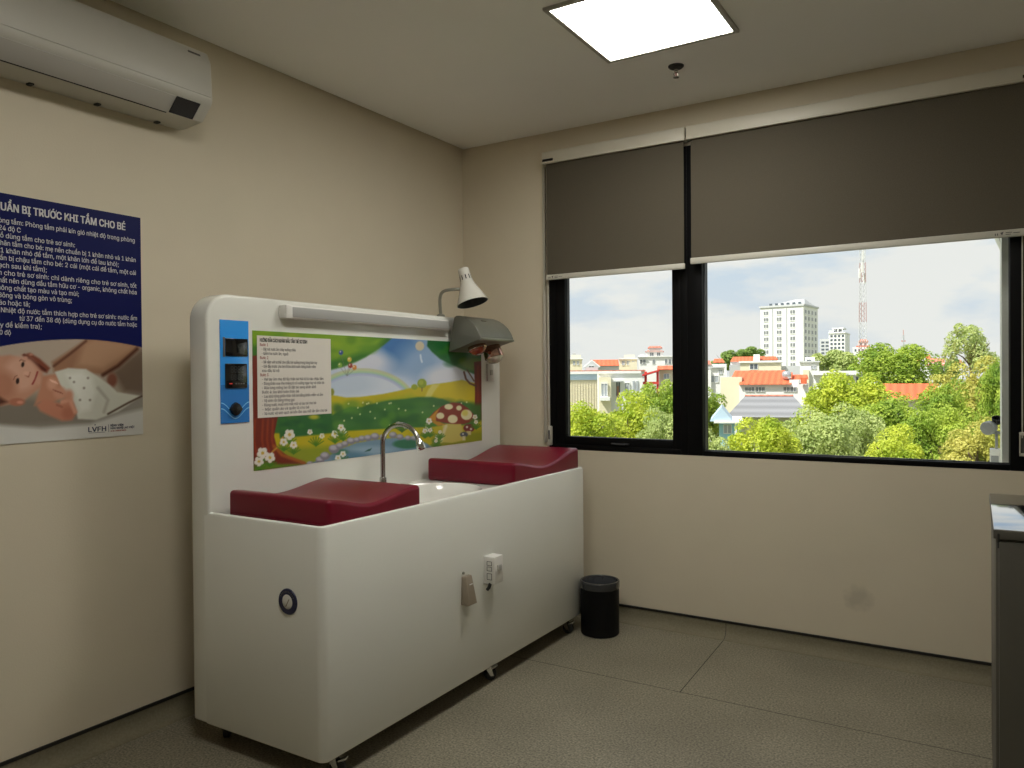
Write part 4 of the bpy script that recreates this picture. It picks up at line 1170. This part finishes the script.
def tree(label, u, vtop, wpx, hpx, D, leaf, kind='near', group=None, trunk=.16):
    k = tcount[0]; tcount[0] += 1
    top = at(u, vtop - (5 if kind == 'near' else 0), D)
    rx = wpx * D / FPX / 2; rz = hpx * D / FPX / 2
    t = thing('tree', label, 'tree', (top[0], top[1], GZ), (k * 1.7) % 6.28, group)
    base = CR[kind][k % len(CR[kind])]
    o = link('foliage', base, None, t)
    o.material_slots[0].link = 'OBJECT'; o.material_slots[0].material = M[leaf]
    zc = top[2] - rz - GZ
    o.location = (0, 0, zc)
    o.scale = (rx / .98, rx / .98, rz / .98)
    r = random.Random(k)
    b = new()
    pts = [(0, 0, 0)] + [(r.uniform(-.15, .15), r.uniform(-.15, .15), zc * s) for s in (.3, .6, .85)] + [(0, 0, zc + rz * .3)]
    tube(b, pts, [trunk * s for s in (1.5, 1.1, .95, .7, .3)], 9)
    for q in range(6):
        a = q * 2.4; s = Vector((0, 0, zc - rz * .5)); e = Vector((rx * .62 * math.cos(a), rx * .62 * math.sin(a), zc + rz * r.uniform(-.2, .5)))
        tube(b, [s, s.lerp(e, .5) + Vector((0, 0, .2)), e], [trunk * .5, trunk * .32, trunk * .1], 6)
    link('trunk', finish(b, 60), M['bark'], t)
    return t
tree('low yellow green tree in front of the beige warehouse', 590, 410, 92, 90, 27, 'leaf_y')
tree('round yellow green tree below the white house with tall windows', 630, 395, 88, 90, 34, 'leaf_y')
tree('bright green tree rising beside the red tiled porch', 660, 384, 60, 90, 44, 'leaf_g')
tree('dull sage tree low against the middle window post', 664, 416, 60, 80, 21, 'leaf_p')
tree('leafy green tree half behind the middle window post', 698, 388, 66, 70, 62, 'leaf_g')
tree('yellow green tree just below the blue gabled house', 764, 420, 88, 90, 25, 'leaf_y')
tree('pale sage tree in front of the grey tiled roof', 815, 417, 96, 100, 29, 'leaf_p')
tree('pale green tree at the lower left corner of the right pane', 706, 428, 66, 80, 22, 'leaf_p')
tree('large lime green tree right of the white house with the water tank', 842, 375, 98, 104, 46, 'leaf_y')
tree('broad green tree below the long red roof', 886, 402, 96, 90, 38, 'leaf_g')
tree('bright lime tree at the bottom centre of the right pane', 900, 430, 84, 80, 24, 'leaf_y')
tree('rounded green tree above the long red roof', 892, 347, 92, 66, 78, 'leaf_g')
tree('green tree with dark gaps right of the long red roof', 944, 388, 64, 100, 43, 'leaf_g')
tree('broad olive tree under the tall airy crown', 968, 362, 84, 110, 50, 'leaf_r')
tree('tall airy tree standing above all the others', 972, 321, 54, 62, 60, 'leaf_p', 'airy')
tree('green tree against the white outer wall', 1000, 366, 46, 110, 40, 'leaf_g', 'near')
tree('rust tinged tree beside the outdoor floodlight', 976, 422, 86, 90, 20, 'leaf_r')
tree('green tree between the bright lime tree and the rust tinged tree', 940, 410, 70, 90, 31, 'leaf_g')
tree('grey green tree below the large lime green tree', 856, 412, 72, 90, 32, 'leaf_p')
tree('olive tree in front of the twin grey tower', 838, 346, 54, 44, 132, 'leaf_p', 'far')
tree('low tree left of the white tower', 724, 347, 36, 26, 150, 'leaf_d', 'far')
tree('low tree touching the left edge of the white tower', 748, 345, 34, 26, 165, 'leaf_d', 'far')
tree('dark tree behind the rounded green tree', 884, 348, 30, 26, 150, 'leaf_d', 'far')
tree('small dark tree beside the far red roofs', 907, 350, 22, 24, 170, 'leaf_d', 'far')
tree('green tree behind the white flat roofed block', 862, 357, 44, 40, 100, 'leaf_g', 'far')
tree('small dark tree left of the airy tree', 947, 356, 26, 36, 95, 'leaf_d', 'far')

# ------------------------------------------------------------------ outside: buildings
def bm_(name, c, r=.8): return mat(name, c, r, noise=.05, nscale=.15)
M['b_white'] = bm_('white render', (.78, .78, .76)); M['b_cream'] = bm_('cream render', (.74, .68, .50)); M['b_beige'] = bm_('beige sheeting', (.70, .64, .48))
M['b_grey'] = bm_('pale grey render', (.55, .56, .57)); M['b_blue'] = bm_('sky blue render', (.36, .62, .76)); M['b_lblue'] = bm_('pale blue sheet roof', (.50, .64, .78), .6)
M['r_red'] = bm_('red orange roof tiles', (.72, .15, .06)); M['r_rust'] = bm_('faded red roof tiles', (.62, .22, .15)); M['r_grey'] = bm_('grey roof tiles', (.27, .27, .285)); M['r_dgrey'] = bm_('concrete roof', (.44, .45, .46))
M['mast_red'] = bm_('weathered red steel', (.42, .26, .24)); M['b_red'] = bm_('red painted posts', (.60, .05, .04)); M['win'] = mat('dark window glass', (.10, .12, .14), .15); M['winl'] = mat('pale window glass', (.38, .41, .44), .2); M['wint'] = mat('grey tower window glass', (.22, .23, .24), .2); M['door'] = mat('brown door', (.28, .13, .08), .6)
M['tank'] = mat('steel water tank', (.55, .56, .58), .25, metal=.6)

for key in ('r_red', 'r_rust', 'r_grey'):
    nt = M[key].node_tree; bs_ = nt.nodes['Principled BSDF']; src = bs_.inputs['Base Color'].links[0].from_socket
    tc = nt.nodes.new('ShaderNodeTexCoord'); wv = nt.nodes.new('ShaderNodeTexWave'); wv.inputs['Scale'].default_value = .55 if key != 'r_grey' else .8
    wv.bands_direction = 'X' if key != 'r_grey' else 'Z'; wv.inputs['Distortion'].default_value = .3
    nt.links.new(tc.outputs['Object'], wv.inputs['Vector'])
    mr = nt.nodes.new('ShaderNodeMapRange'); mr.inputs['To Min'].default_value = .78; mr.inputs['To Max'].default_value = 1.08
    nt.links.new(wv.outputs['Fac'], mr.inputs['Value'])
    sc = nt.nodes.new('ShaderNodeVectorMath'); sc.operation = 'SCALE'
    nt.links.new(src, sc.inputs[0]); nt.links.new(mr.outputs['Result'], sc.inputs['Scale']); nt.links.new(sc.outputs[0], bs_.inputs['Base Color'])
class House:
    """local frame: x to the right, y away from the window, z up from the ground; front plane y=0"""
    def __init__(s, name, label, u0, u1, vref, D, turn=0.0, cat='building', group=None):
        s.D = D; s.k = D / FPX; s.uc = (u0 + u1) / 2; s.w = (u1 - u0) * s.k; s.v0 = vref
        p = at(s.uc, vref, D)
        s.zref = p[2] - GZ
        turn = turn - math.atan2(s.uc - 512, FPX)
        s.t = thing(name, label, cat, (p[0], p[1], GZ), YAW + turn, group)
        s.c = math.cos(turn) - (s.uc - 512) / FPX * math.sin(turn)
    def x(s, u): return (u - s.uc) * s.k / s.c
    def z(s, v): return s.zref + (s.v0 - v) * s.k
    def add(s, name, b, m, parent=None, smooth=0):
        return link(name, finish(b, smooth), m, parent if parent is not None else s.t)
    def walls(s, u0, u1, vtop, depth, m, name='walls', y0=0.0, z0=0.0):
        b = new(); box(b, s.x(u0), s.x(u1), y0, y0 + depth, z0, s.z(vtop)); return s.add(name, b, m)
    def slab(s, u0, u1, v0, v1, depth, m, name='roof_slab', y0=-.3):
        b = new(); box(b, s.x(u0), s.x(u1), y0, y0 + depth, s.z(v1), s.z(v0)); return s.add(name, b, m)
    def roof(s, u0, u1, veave, vridge, depth, m, hip=0.0, y0=-.4, name='roof'):
        x0, x1, za, zr = s.x(u0), s.x(u1), s.z(veave), s.z(vridge); ym = y0 + depth / 2; h = hip * s.k
        P = [(x0, y0, za), (x1, y0, za), (x1, y0 + depth, za), (x0, y0 + depth, za), (x0 + h, ym, zr), (x1 - h, ym, zr)]
        b = new(); v = [b.verts.new(p) for p in P]
        for f in ((0, 1, 5, 4), (2, 3, 4, 5), (1, 2, 5), (3, 0, 4), (3, 2, 1, 0)): b.faces.new([v[i] for i in f])
        return s.add(name, b, m)
    def gable(s, u0, u1, veave, vapex, depth, m, y0=-.4, name='roof'):
        b = new(); prism(b, [(s.x(u0), s.z(veave)), (s.x(u1), s.z(veave)), (s.x((u0 + u1) / 2), s.z(vapex))], y0, y0 + depth, 'y'); return s.add(name, b, m)
    def win(s, u0, u1, v0, v1, m=None, y=-.02, name='window', frame=True):
        b = new(); x0, x1, z1, z0 = s.x(u0), s.x(u1), s.z(v0), s.z(v1)
        box(b, x0, x1, y - .04, y + .2, z0, z1)
        o = s.add(name, b, m or M['win'])
        if frame:
            b = new(); e = min(x1 - x0, z1 - z0) * .10
            ring(b, x0 - e, x1 + e, z0 - e, z1 + e, e, e, e, e, y - .08, y + .1, 0); box(b, (x0 + x1) / 2 - e / 2, (x0 + x1) / 2 + e / 2, y - .07, y, z0, z1)
            s.add('window_frame', b, M['b_white'], o)
        return o

# left pane
h = House('warehouse', 'beige sheet clad warehouse with pale blue roof edge seen in the left pane', 536, 600, 380, 62)
h.walls(536, 598, 380, 14, M['b_beige']); h.slab(534, 600, 374, 380, 14.3, M['b_lblue'], 'roof', -.12); h.slab(534, 600, 371.5, 374.2, 14, M['b_white'], 'parapet')
b = new()
for k in range(22): box(b, h.x(538 + k * 2.75), h.x(538.5 + k * 2.75), -.06, .02, 0, h.z(381))
h.add('wall_ribs', b, M['b_cream'])
h = House('house', 'white house with tall windows and a cream bay in the left pane', 597, 642, 371, 48)
h.walls(597, 642, 373, 10, M['b_white']); h.slab(598, 641, 371, 373.5, 10.3, M['b_white'], 'roof_slab', -.12); h.walls(599, 611, 377, .5, M['b_cream'], 'bay', -.45)
h.win(601.5, 607, 383.5, 396, M['winl'], -.5); h.win(616, 620, 382, 396, M['win'], -.02); h.win(617, 618.5, 386, 399, M['door'], -.10, 'shutter', False); h.win(625, 629, 383, 391, M['winl'], -.02); h.win(632.5, 634.5, 381, 391, M['winl'], -.02, frame=False); h.win(636, 638, 381, 391, M['winl'], -.02, frame=False)
h.slab(614, 623, 380.6, 381.8, 1.0, M['r_dgrey'], 'canopy', -1.0); h.slab(600, 610, 396.5, 400, .8, M['b_white'], 'balcony', -1.2); h.slab(630, 640, 396, 398.5, 1, M['r_dgrey'], 'canopy', -1.0)
h = House('row_building', 'long white building with thin red parapet line in the left pane', 560, 645, 370, 78)
h.walls(560, 645, 371.5, 9, M['b_white']); h.slab(560, 645, 370.2, 371.6, 9.4, M['r_rust'], 'parapet'); h.walls(585, 598, 367, 3, M['b_grey'], 'stair_box', 2.0)
h = House('house', 'house with orange gabled roof on the skyline of the left pane', 583, 620, 366, 105)
h.walls(586, 619, 366, 9, M['b_grey']); h.roof(590, 619, 365.8, 359, 10, M['r_red']); h.gable(584, 600, 367.5, 360.5, 4, M['b_grey'], -1.2, 'gable_wall'); h.gable(583, 601, 367, 359.6, .8, M['b_white'], -.9, 'barge_board'); h.win(589, 594, 366, 369, M['win'], -1.25)
h = House('apartment_block', 'pale cream block at the left edge of the left pane', 562, 584, 354, 125)
h.walls(560, 582, 359, 12, M['b_cream']); h.walls(571, 581, 354.5, 5, M['b_cream'], 'stair_tower', 3); h.slab(560, 583, 358.4, 359.4, 12.6, M['b_white']); h.win(573, 575, 361, 365, M['winl']); h.win(577, 579, 361, 365, M['winl']); h.slab(572.5, 576, 352.6, 354.5, 3, M['r_dgrey'], 'tank_box', 4)
h = House('apartment_block', 'pale cream block between the orange gabled roof and the ornate mansion', 617, 640, 355, 115)
h.walls(619, 637, 358.5, 10, M['b_cream']); h.walls(624, 635, 354.5, 4, M['b_cream'], 'stair_tower', 2); h.slab(618.5, 637.5, 358, 359.2, 10.6, M['b_white']); h.win(622, 624.5, 361, 365, M['winl']); h.win(627, 629.5, 361, 365, M['winl']); h.win(632, 634.5, 361, 365, M['winl']); h.walls(629, 637, 362, 1.5, M['b_cream'], 'bay', -1.5)
h = House('mansion', 'ornate white mansion with red roof tiers on the skyline', 637, 676, 352, 135)
h.walls(638.5, 676, 356.5, 14, M['b_white']); h.walls(646, 663, 350.5, 7, M['b_white'], 'tower', 1); h.roof(645, 664, 351.2, 349, 8, M['r_rust'], 3, .6); h.walls(649, 661, 347.6, 4.5, M['b_white'], 'lantern', 2); h.roof(647.5, 662.5, 347.4, 345, 6, M['r_rust'], 2, 1.4, 'upper_roof'); h.slab(638, 676, 356, 357, 15, M['b_white'], 'cornice')
for u in (640, 643.2, 652.5, 665, 668.6, 672): h.win(u, u + 2.2, 359.5, 364, M['win'], -.02)
h.win(650, 653.5, 352.5, 357, M['win'], .95); h.win(657, 660, 352.5, 356, M['win'], .95); h.roof(637.5, 646, 357, 353.2, 6, M['r_dgrey'], 2, -.5, 'side_roof')
h = House('house', 'low house with a red tiled porch on red posts in the left pane', 642, 690, 370, 52)
h.walls(659, 690, 370, 7, M['b_cream']); h.roof(657, 700, 369.5, 365, 8, M['r_red'])
b = new(); prism(b, [(h.x(642), h.z(374.2)), (h.x(659.5), h.z(369.5)), (h.x(659.5), h.z(371.2)), (h.x(642), h.z(376))], -1.2, 4, 'y'); h.add('porch_roof', b, M['b_red'])
for u in (644.6, 656.5): h.slab(u, u + 2.4, 371.5, 400, .35, M['b_red'], 'post', -.9)
h.slab(643, 659, 381.5, 384, .3, M['b_red'], 'railing', -1.0); h.win(664, 669, 374, 379, M['winl'])

# right pane
h = House('office_tower', 'tall white tower with grey windows on the skyline', 760, 802, 306, 200, -.315)
dp = 12.5
h.walls(760, 803, 306.5, dp, M['b_white'])
h.slab(759, 804, 305.2, 307, dp + .6, M['b_grey'], 'parapet')
x0, x1 = h.x(766), h.x(803.5)
b = new(); z0_, z1_ = h.z(305.4), h.z(298.2)
P = [(x0 - 1, 1.0, z0_), (x1, .6, z0_), (x1, 10.5, z0_), (x0 - 1, 10.5, z0_), (x1 - 4.0, 6.0, z1_), (x1 - 1.6, 6.0, z1_)]
v = [b.verts.new(p) for p in P]
for f in ((0, 1, 5, 4), (2, 3, 4, 5), (1, 2, 5), (3, 0, 4), (3, 2, 1, 0)): b.faces.new([v[i] for i in f])
h.add('sloped_roof', b, M['r_dgrey'])
for k in range(6): h.win(767.5 + k * 5.8, 770.2 + k * 5.8, 302.6, 304.8, M['win'], 1.3, 'dormer', False)
base = None
def wincopy(o, loc, parent, rz=0.0):
    c = o.copy(); COL.objects.link(c); c.parent = parent; c.location = loc; c.rotation_euler.z = rz
    for ch in o.children:
        d_ = ch.copy(); COL.objects.link(d_); d_.parent = c
    return c
b = new(); ww, wh = 4.6 * h.k, 3.5 * h.k
box(b, -ww / 2, ww / 2, -.06, .15, -wh / 2, wh / 2); wpro = h.add('window', b, M['wint'])
b = new(); box(b, -ww / 2 - .05, ww / 2 + .05, -.12, .1, -wh / 2 - .2, -wh / 2 - .02); box(b, -.06, .06, -.1, 0, -wh / 2, wh / 2); h.add('sill', b, M['b_white'], wpro)
first = True
for u in (765.8, 779.0, 792.5):
    for k in range(9):
        v_ = 312.5 + k * 6.55
        loc = (h.x(u), 0, h.z(v_))
        if first: wpro.location = loc; first = False
        else: wincopy(wpro, loc, h.t)
for j in range(4):
    for k in range(9): wincopy(wpro, (h.x(803) + .02, 1.8 + j * 2.9, h.z(312.5 + k * 6.55)), h.t, PI / 2)
for u in (772.5, 786.5): h.slab(u - .5, u + .5, 308, 372, .2, M['r_dgrey'], 'drain_strip', -.1)

h = House('apartment_tower', 'grey and white apartment tower behind the olive tree', 826, 846, 328, 270, -.12)
h.walls(829, 845, 333, 14, M['b_white']); h.walls(819, 829.5, 338.5, 14, M['b_grey'], 'side_wing', 1.5); h.walls(827, 831, 329.5, 6, M['b_grey'], 'lift_tower', 4); h.slab(831, 843, 327.5, 328.6, 8, M['b_white'], 'crown', 2)
for u in (832, 836.8, 841.2): h.slab(u, u + .8, 328.6, 333.2, .4, M['b_white'], 'column', 2)
h.roof(832, 842, 333, 329.6, 7, M['r_dgrey'], 2, 1); h.slab(828.5, 845.5, 332.4, 333.4, 15, M['b_white'], 'cornice')
for j in range(4):
    for k in range(5): h.win(830.3 + j * 3.8, 832.6 + j * 3.8, 335 + k * 3.9, 337.2 + k * 3.9, M['win'], -.03, frame=False)
for k in range(4):
    for j in range(2): h.win(820.5 + j * 4.4, 823.5 + j * 4.4, 341 + k * 3.6, 342.8 + k * 3.6, M['win'], 1.45, frame=False)

h = House('apartment_block', 'white block with a reddish top behind the lattice mast', 851, 880, 345, 240)
h.walls(852.5, 873, 347, 14, M['b_white']); h.walls(858, 868, 341, 6, M['b_white'], 'upper_floor', 2); h.slab(856, 870, 345.4, 347.2, 8, M['r_rust'], 'red_band', .5); h.roof(858, 868.5, 341.2, 338.5, 7, M['r_rust'], 2, 1.6); h.walls(868, 879, 350, 9, M['b_white'], 'wing', 1)
for u in (854.5, 858.2, 862, 865.8, 869.4): h.win(u, u + 1.8, 349, 351.3, M['win'], -.03, frame=False)
h.win(860, 862, 343, 345, M['win'], 1.95, frame=False); h.win(864, 866, 343, 345, M['win'], 1.95, frame=False)

# lattice mast
t = thing('lattice_mast', 'tall thin red and white lattice mast rising above the trees', 'mast', tuple(at(863, 372, 185)[:2]) + (GZ,), YAW)
k = 185 / FPX
ztop = at(863, 243, 185)[2] - GZ
for s0, s1, m in [(i / 9, (i + 1) / 9, (M['mast_red'] if i % 2 else M['b_grey'])) for i in range(9)]:
    b = new(); z0, z1 = ztop * s0, ztop * s1
    for sx_, sy_ in ((-1, -1), (1, -1), (1, 1), (-1, 1)):
        w0, w1 = 1.0 - .45 * s0, 1.0 - .45 * s1
        tube(b, [(sx_ * w0 * .8, sy_ * w0 * .8, z0), (sx_ * w1 * .8, sy_ * w1 * .8, z1)], .075, 5)
    n = 4
    for q in range(n):
        za, zb = z0 + (z1 - z0) * q / n, z0 + (z1 - z0) * (q + 1) / n
        w = (1.0 - .45 * (s0 + (s1 - s0) * q / n)) * .8
        c = [(-w, -w), (w, -w), (w, w), (-w, w)]
        for i in range(4):
            a_, b2 = c[i], c[(i + 1) % 4]
            tube(b, [(a_[0], a_[1], za), (b2[0], b2[1], zb)], .035, 4)
    o = link('mast_section', finish(b, 0), m, t)
b = new()
for zf, a in ((.80, .4), (.83, 2.4), (.86, 4.2), (.93, 1.0)):
    box(b, .6 * math.cos(a) - .25, .6 * math.cos(a) + .25, .6 * math.sin(a) - .2, .6 * math.sin(a) + .2, ztop * zf - 1.2, ztop * zf + 1.2)
link('antenna', finish(b, 0), M['b_white'], t)
t = thing('antenna_pole', 'thin pole antenna standing alone right of the lattice mast', 'antenna', tuple(at(903.5, 372, 180)[:2]) + (GZ,), YAW)
zt2 = at(903.5, 335, 180)[2] - GZ
b = new(); tube(b, [(0, 0, 0), (0, 0, zt2)], .16, 6); link('pole', finish(b, 0), M['r_dgrey'], t)
b = new(); tube(b, [(0, 0, zt2), (0, 0, zt2 + 1.2)], .06, 5); box(b, -.5, .5, -.05, .05, zt2 - 1.5, zt2 - 1.3); link('tip', finish(b, 0), M['r_rust'], t)

h = House('house', 'cream flat roofed building with two orange roofs in front of the white tower', 722, 803, 361, 120)
h.walls(740, 781, 362, 9, M['b_cream']); h.walls(728, 762, 360.2, 6, M['b_white'], 'rear_wall', 8); h.roof(728, 755, 360.4, 354.8, 7, M['r_red'], 2, 7.6); h.roof(757, 779, 359, 354.8, 7, M['r_red'], 2, 8, 'second_roof'); h.walls(753, 759.5, 353.2, 2, M['b_white'], 'chimney_block', 7); h.slab(738.5, 783, 361, 362.6, 10, M['b_white'])
h.win(750, 757.5, 364, 369, M['win']); h.walls(781, 800, 366, 6, M['b_grey'], 'grey_wing', 2); h.walls(728, 745, 364.5, 6, M['r_dgrey'], 'left_wing', 3)
h = House('house', 'bright white terrace tower between the orange roofs and the olive tree', 792, 822, 358, 112)
h.walls(800, 819, 362, 6, M['b_white']); h.walls(805, 815, 357, 3, M['b_white'], 'roof_room', 1); h.slab(799, 820, 361, 362.4, 6.6, M['b_grey'], 'railing'); h.walls(803, 809, 370, 3, M['b_cream'], 'front_wing', -3); h.win(807, 811, 359.5, 361.5, M['win'], .95); h.win(811, 816, 366, 369, M['winl'])
h = House('house', 'white walls with small red roofs at the left edge of the right pane', 690, 728, 366, 98)
h.walls(709, 724, 367.5, 7, M['b_white']); h.walls(696, 711, 370, 7, M['b_white'], 'left_wall', -.5); h.roof(694, 712, 363.6, 359, 5, M['r_rust'], 2, 8); h.roof(713, 726, 361.5, 357, 5, M['r_red'], 2, 9, 'second_roof'); h.walls(694, 728, 363.2, 5, M['b_white'], 'rear_wall', 8.4); h.win(711, 718, 376, 382, M['winl']); h.slab(708, 725, 366.8, 368, 7.6, M['b_grey']); h.win(719, 722, 370, 374, M['winl'])
h = House('house', 'white house with long orange roof and a round water tank on top', 716, 808, 384, 74, -.06)
h.walls(739, 807, 384.5, 9, M['b_white']); h.walls(719, 741, 377, 8, M['b_cream'], 'side_wing', .6); h.roof(739, 791, 384.4, 372.5, 9, M['r_red'], 0, -.4); h.roof(726, 782, 377.2, 370, 7, M['r_red'], 0, 5, 'rear_roof'); h.roof(787, 807, 380, 375, 6, M['r_red'], 1, 2.5, 'small_roof'); h.walls(789, 798, 380, 2, M['b_white'], 'roof_wall', .2)
b = new(); c = Vector((h.x(786), 1.2, h.z(375.5))); lathe(b, [(0, -.42), (.30, -.38), (.42, -.2), (.44, 0), (.42, .2), (.30, .38), (0, .42)], c, (0, 0, 1), 20); box(b, c.x - .03, c.x + .03, c.y - .03, c.y + .03, c.z - 1.2, c.z); h.add('water_tank', b, M['tank'], None, 50)
b = new()
for q in (-.28, .28): tube(b, [(c.x + q, c.y, c.z - .3), (c.x + q, c.y, c.z - 1.1)], .04, 5)
h.add('tank_stand', b, M['tank'])
for u in (745.2, 748.4, 751.6, 755.8, 759.0, 762.2): h.win(u, u + 2.4, 387.2, 391.6, M['win'])
for u in (783.4, 786.8, 790.2, 793.6): h.win(u, u + 2.4, 387.2, 391.6, M['win'])
h.slab(800, 806, 378, 384, .4, M['r_red'], 'red_gutter', -.6)
h = House('house', 'house with broad grey tiled hip roof among the trees', 726, 812, 416, 54, .0)
h.walls(733, 806, 415.5, 8, M['b_cream']); h.roof(726, 812, 416.5, 398, 11, M['r_grey'], 16, -1.0)
b = new(); z_ = h.z(398); tube(b, [(h.x(726) + 16 * h.k, 4.5, z_ + .03), (h.x(812) - 16 * h.k, 4.5, z_ + .03)], .10, 6); h.add('ridge_tiles', b, M['r_rust'])
h.win(795, 800, 418, 423, M['win'])
h = House('house', 'small sky blue house with white gabled roof in the right pane', 711, 743, 421, 46, .0)
h.walls(719, 741, 422, 4, M['b_blue']); h.gable(710, 733, 421, 407, 5.5, M['b_lblue'], -.5); h.slab(714, 743, 420.6, 422.6, 5.6, M['b_white'], 'eave', -.7); h.win(724, 731, 425, 433, M['winl']); h.slab(734.5, 736.5, 423, 436, .2, M['b_white'], 'post', -.6)
h = House('flat_roofed_block', 'long white flat roofed block behind the large lime green tree', 812, 872, 373, 92)
h.walls(813, 868, 374.5, 7, M['b_white']); h.slab(812, 868.5, 370.8, 374.8, 7.8, M['b_white'], 'roof_slab', -.8); h.win(856, 861, 377, 384, M['win']); h.win(846, 851, 377, 381, M['winl']); h.walls(861, 870, 376, 3, M['b_white'], 'end_bay', -1.2)
h = House('house', 'low white house with a long red roof and a grey tank at its left', 872, 942, 398, 58)
h.walls(876, 936, 398.5, 6, M['b_white']); h.roof(878, 939, 399.3, 384, 7, M['r_red'], 0, -.5)
b = new(); c = Vector((h.x(874.5), 1.0, h.z(385.5))); lathe(b, [(0, -.34), (.26, -.32), (.34, -.16), (.34, .16), (.26, .32), (0, .34)], c, (1, 0, 0), 18); h.add('water_tank', b, M['tank'], None, 50)
h.walls(871.5, 878.5, 389, 2, M['b_white'], 'tank_base', .2); h.win(873, 876, 391, 396, M['win'], .15); h.win(893, 901, 400.5, 404, M['win'])
h = House('house', 'pair of faded red roofs on the skyline left of the airy tree', 915, 948, 362, 150)
h.walls(918, 945, 363, 10, M['b_white']); h.roof(916, 933, 360, 353.5, 9, M['r_red'], 3, 4); h.roof(926, 946, 365.5, 358, 9, M['r_rust'], 2, -1, 'front_roof'); h.walls(922, 926, 357, 2, M['b_white'], 'stair_tower', 2); h.win(921, 924, 362.5, 365, M['win'])
h = House('house', 'small white house with rusty roof beside the airy tree on the skyline', 936, 962, 360, 165)
h.walls(950, 962, 363, 6, M['b_white']); h.roof(949, 963, 363.4, 359.5, 7, M['r_rust'], 2); h.win(953, 956, 365, 367.5, M['win'])

# ------------------------------------------------------------------ daylight
w = bpy.data.worlds.new('sky'); scene.world = w; w.use_nodes = True
nt = w.node_tree
bg = nt.nodes['Background']
tc = nt.nodes.new('ShaderNodeTexCoord')
sp = nt.nodes.new('ShaderNodeSeparateXYZ'); nt.links.new(tc.outputs['Generated'], sp.inputs[0])
gr = nt.nodes.new('ShaderNodeValToRGB'); nt.links.new(sp.outputs['Z'], gr.inputs['Fac'])
gr.color_ramp.elements[0].position = 0.0; gr.color_ramp.elements[0].color = (.74, .76, .78, 1)
gr.color_ramp.elements[1].position = .6; gr.color_ramp.elements[1].color = (.30, .48, .74, 1)
e_ = gr.color_ramp.elements.new(.16); e_.color = (.58, .69, .80, 1)
mp = nt.nodes.new('ShaderNodeMapping'); mp.inputs['Scale'].default_value = (4.2, 4.2, 11.0); mp.inputs['Location'].default_value = (1.3, .4, .2)
nt.links.new(tc.outputs['Generated'], mp.inputs['Vector'])
nz = nt.nodes.new('ShaderNodeTexNoise'); nz.inputs['Scale'].default_value = 1.5; nz.inputs['Detail'].default_value = 7; nz.inputs['Roughness'].default_value = .56
nt.links.new(mp.outputs['Vector'], nz.inputs['Vector'])
cr = nt.nodes.new('ShaderNodeValToRGB'); nt.links.new(nz.outputs['Fac'], cr.inputs['Fac'])
cr.color_ramp.elements[0].position = .36; cr.color_ramp.elements[0].color = (0, 0, 0, 1)
cr.color_ramp.elements[1].position = .53; cr.color_ramp.elements[1].color = (1, 1, 1, 1)
mx = nt.nodes.new('ShaderNodeMix'); mx.data_type = 'RGBA'
nt.links.new(cr.outputs['Color'], mx.inputs['Factor'])
nt.links.new(gr.outputs['Color'], mx.inputs[6]); mx.inputs[7].default_value = (.84, .835, .81, 1)
nt.links.new(mx.outputs[2], bg.inputs['Color'])
bg.inputs['Strength'].default_value = 1.06

sd = bpy.data.lights.new('sun', 'SUN'); sd.energy = 6.5; sd.angle = math.radians(1.0); sd.color = (1, .96, .88)
so = bpy.data.objects.new('sun_light', sd); COL.objects.link(so)
so.rotation_euler = Vector((.38, .62, -.95)).to_track_quat('-Z', 'Y').to_euler()

vs_ = scene.view_settings
scene.display_settings.display_device = 'sRGB'
vs_.view_transform = 'Standard'; vs_.look = 'None'; vs_.exposure = 0.0; vs_.gamma = 1.0; vs_.use_curve_mapping = False
scene.cycles.use_denoising = True
scene.cycles.max_bounces = 12; scene.cycles.diffuse_bounces = 6; scene.cycles.transparent_max_bounces = 16
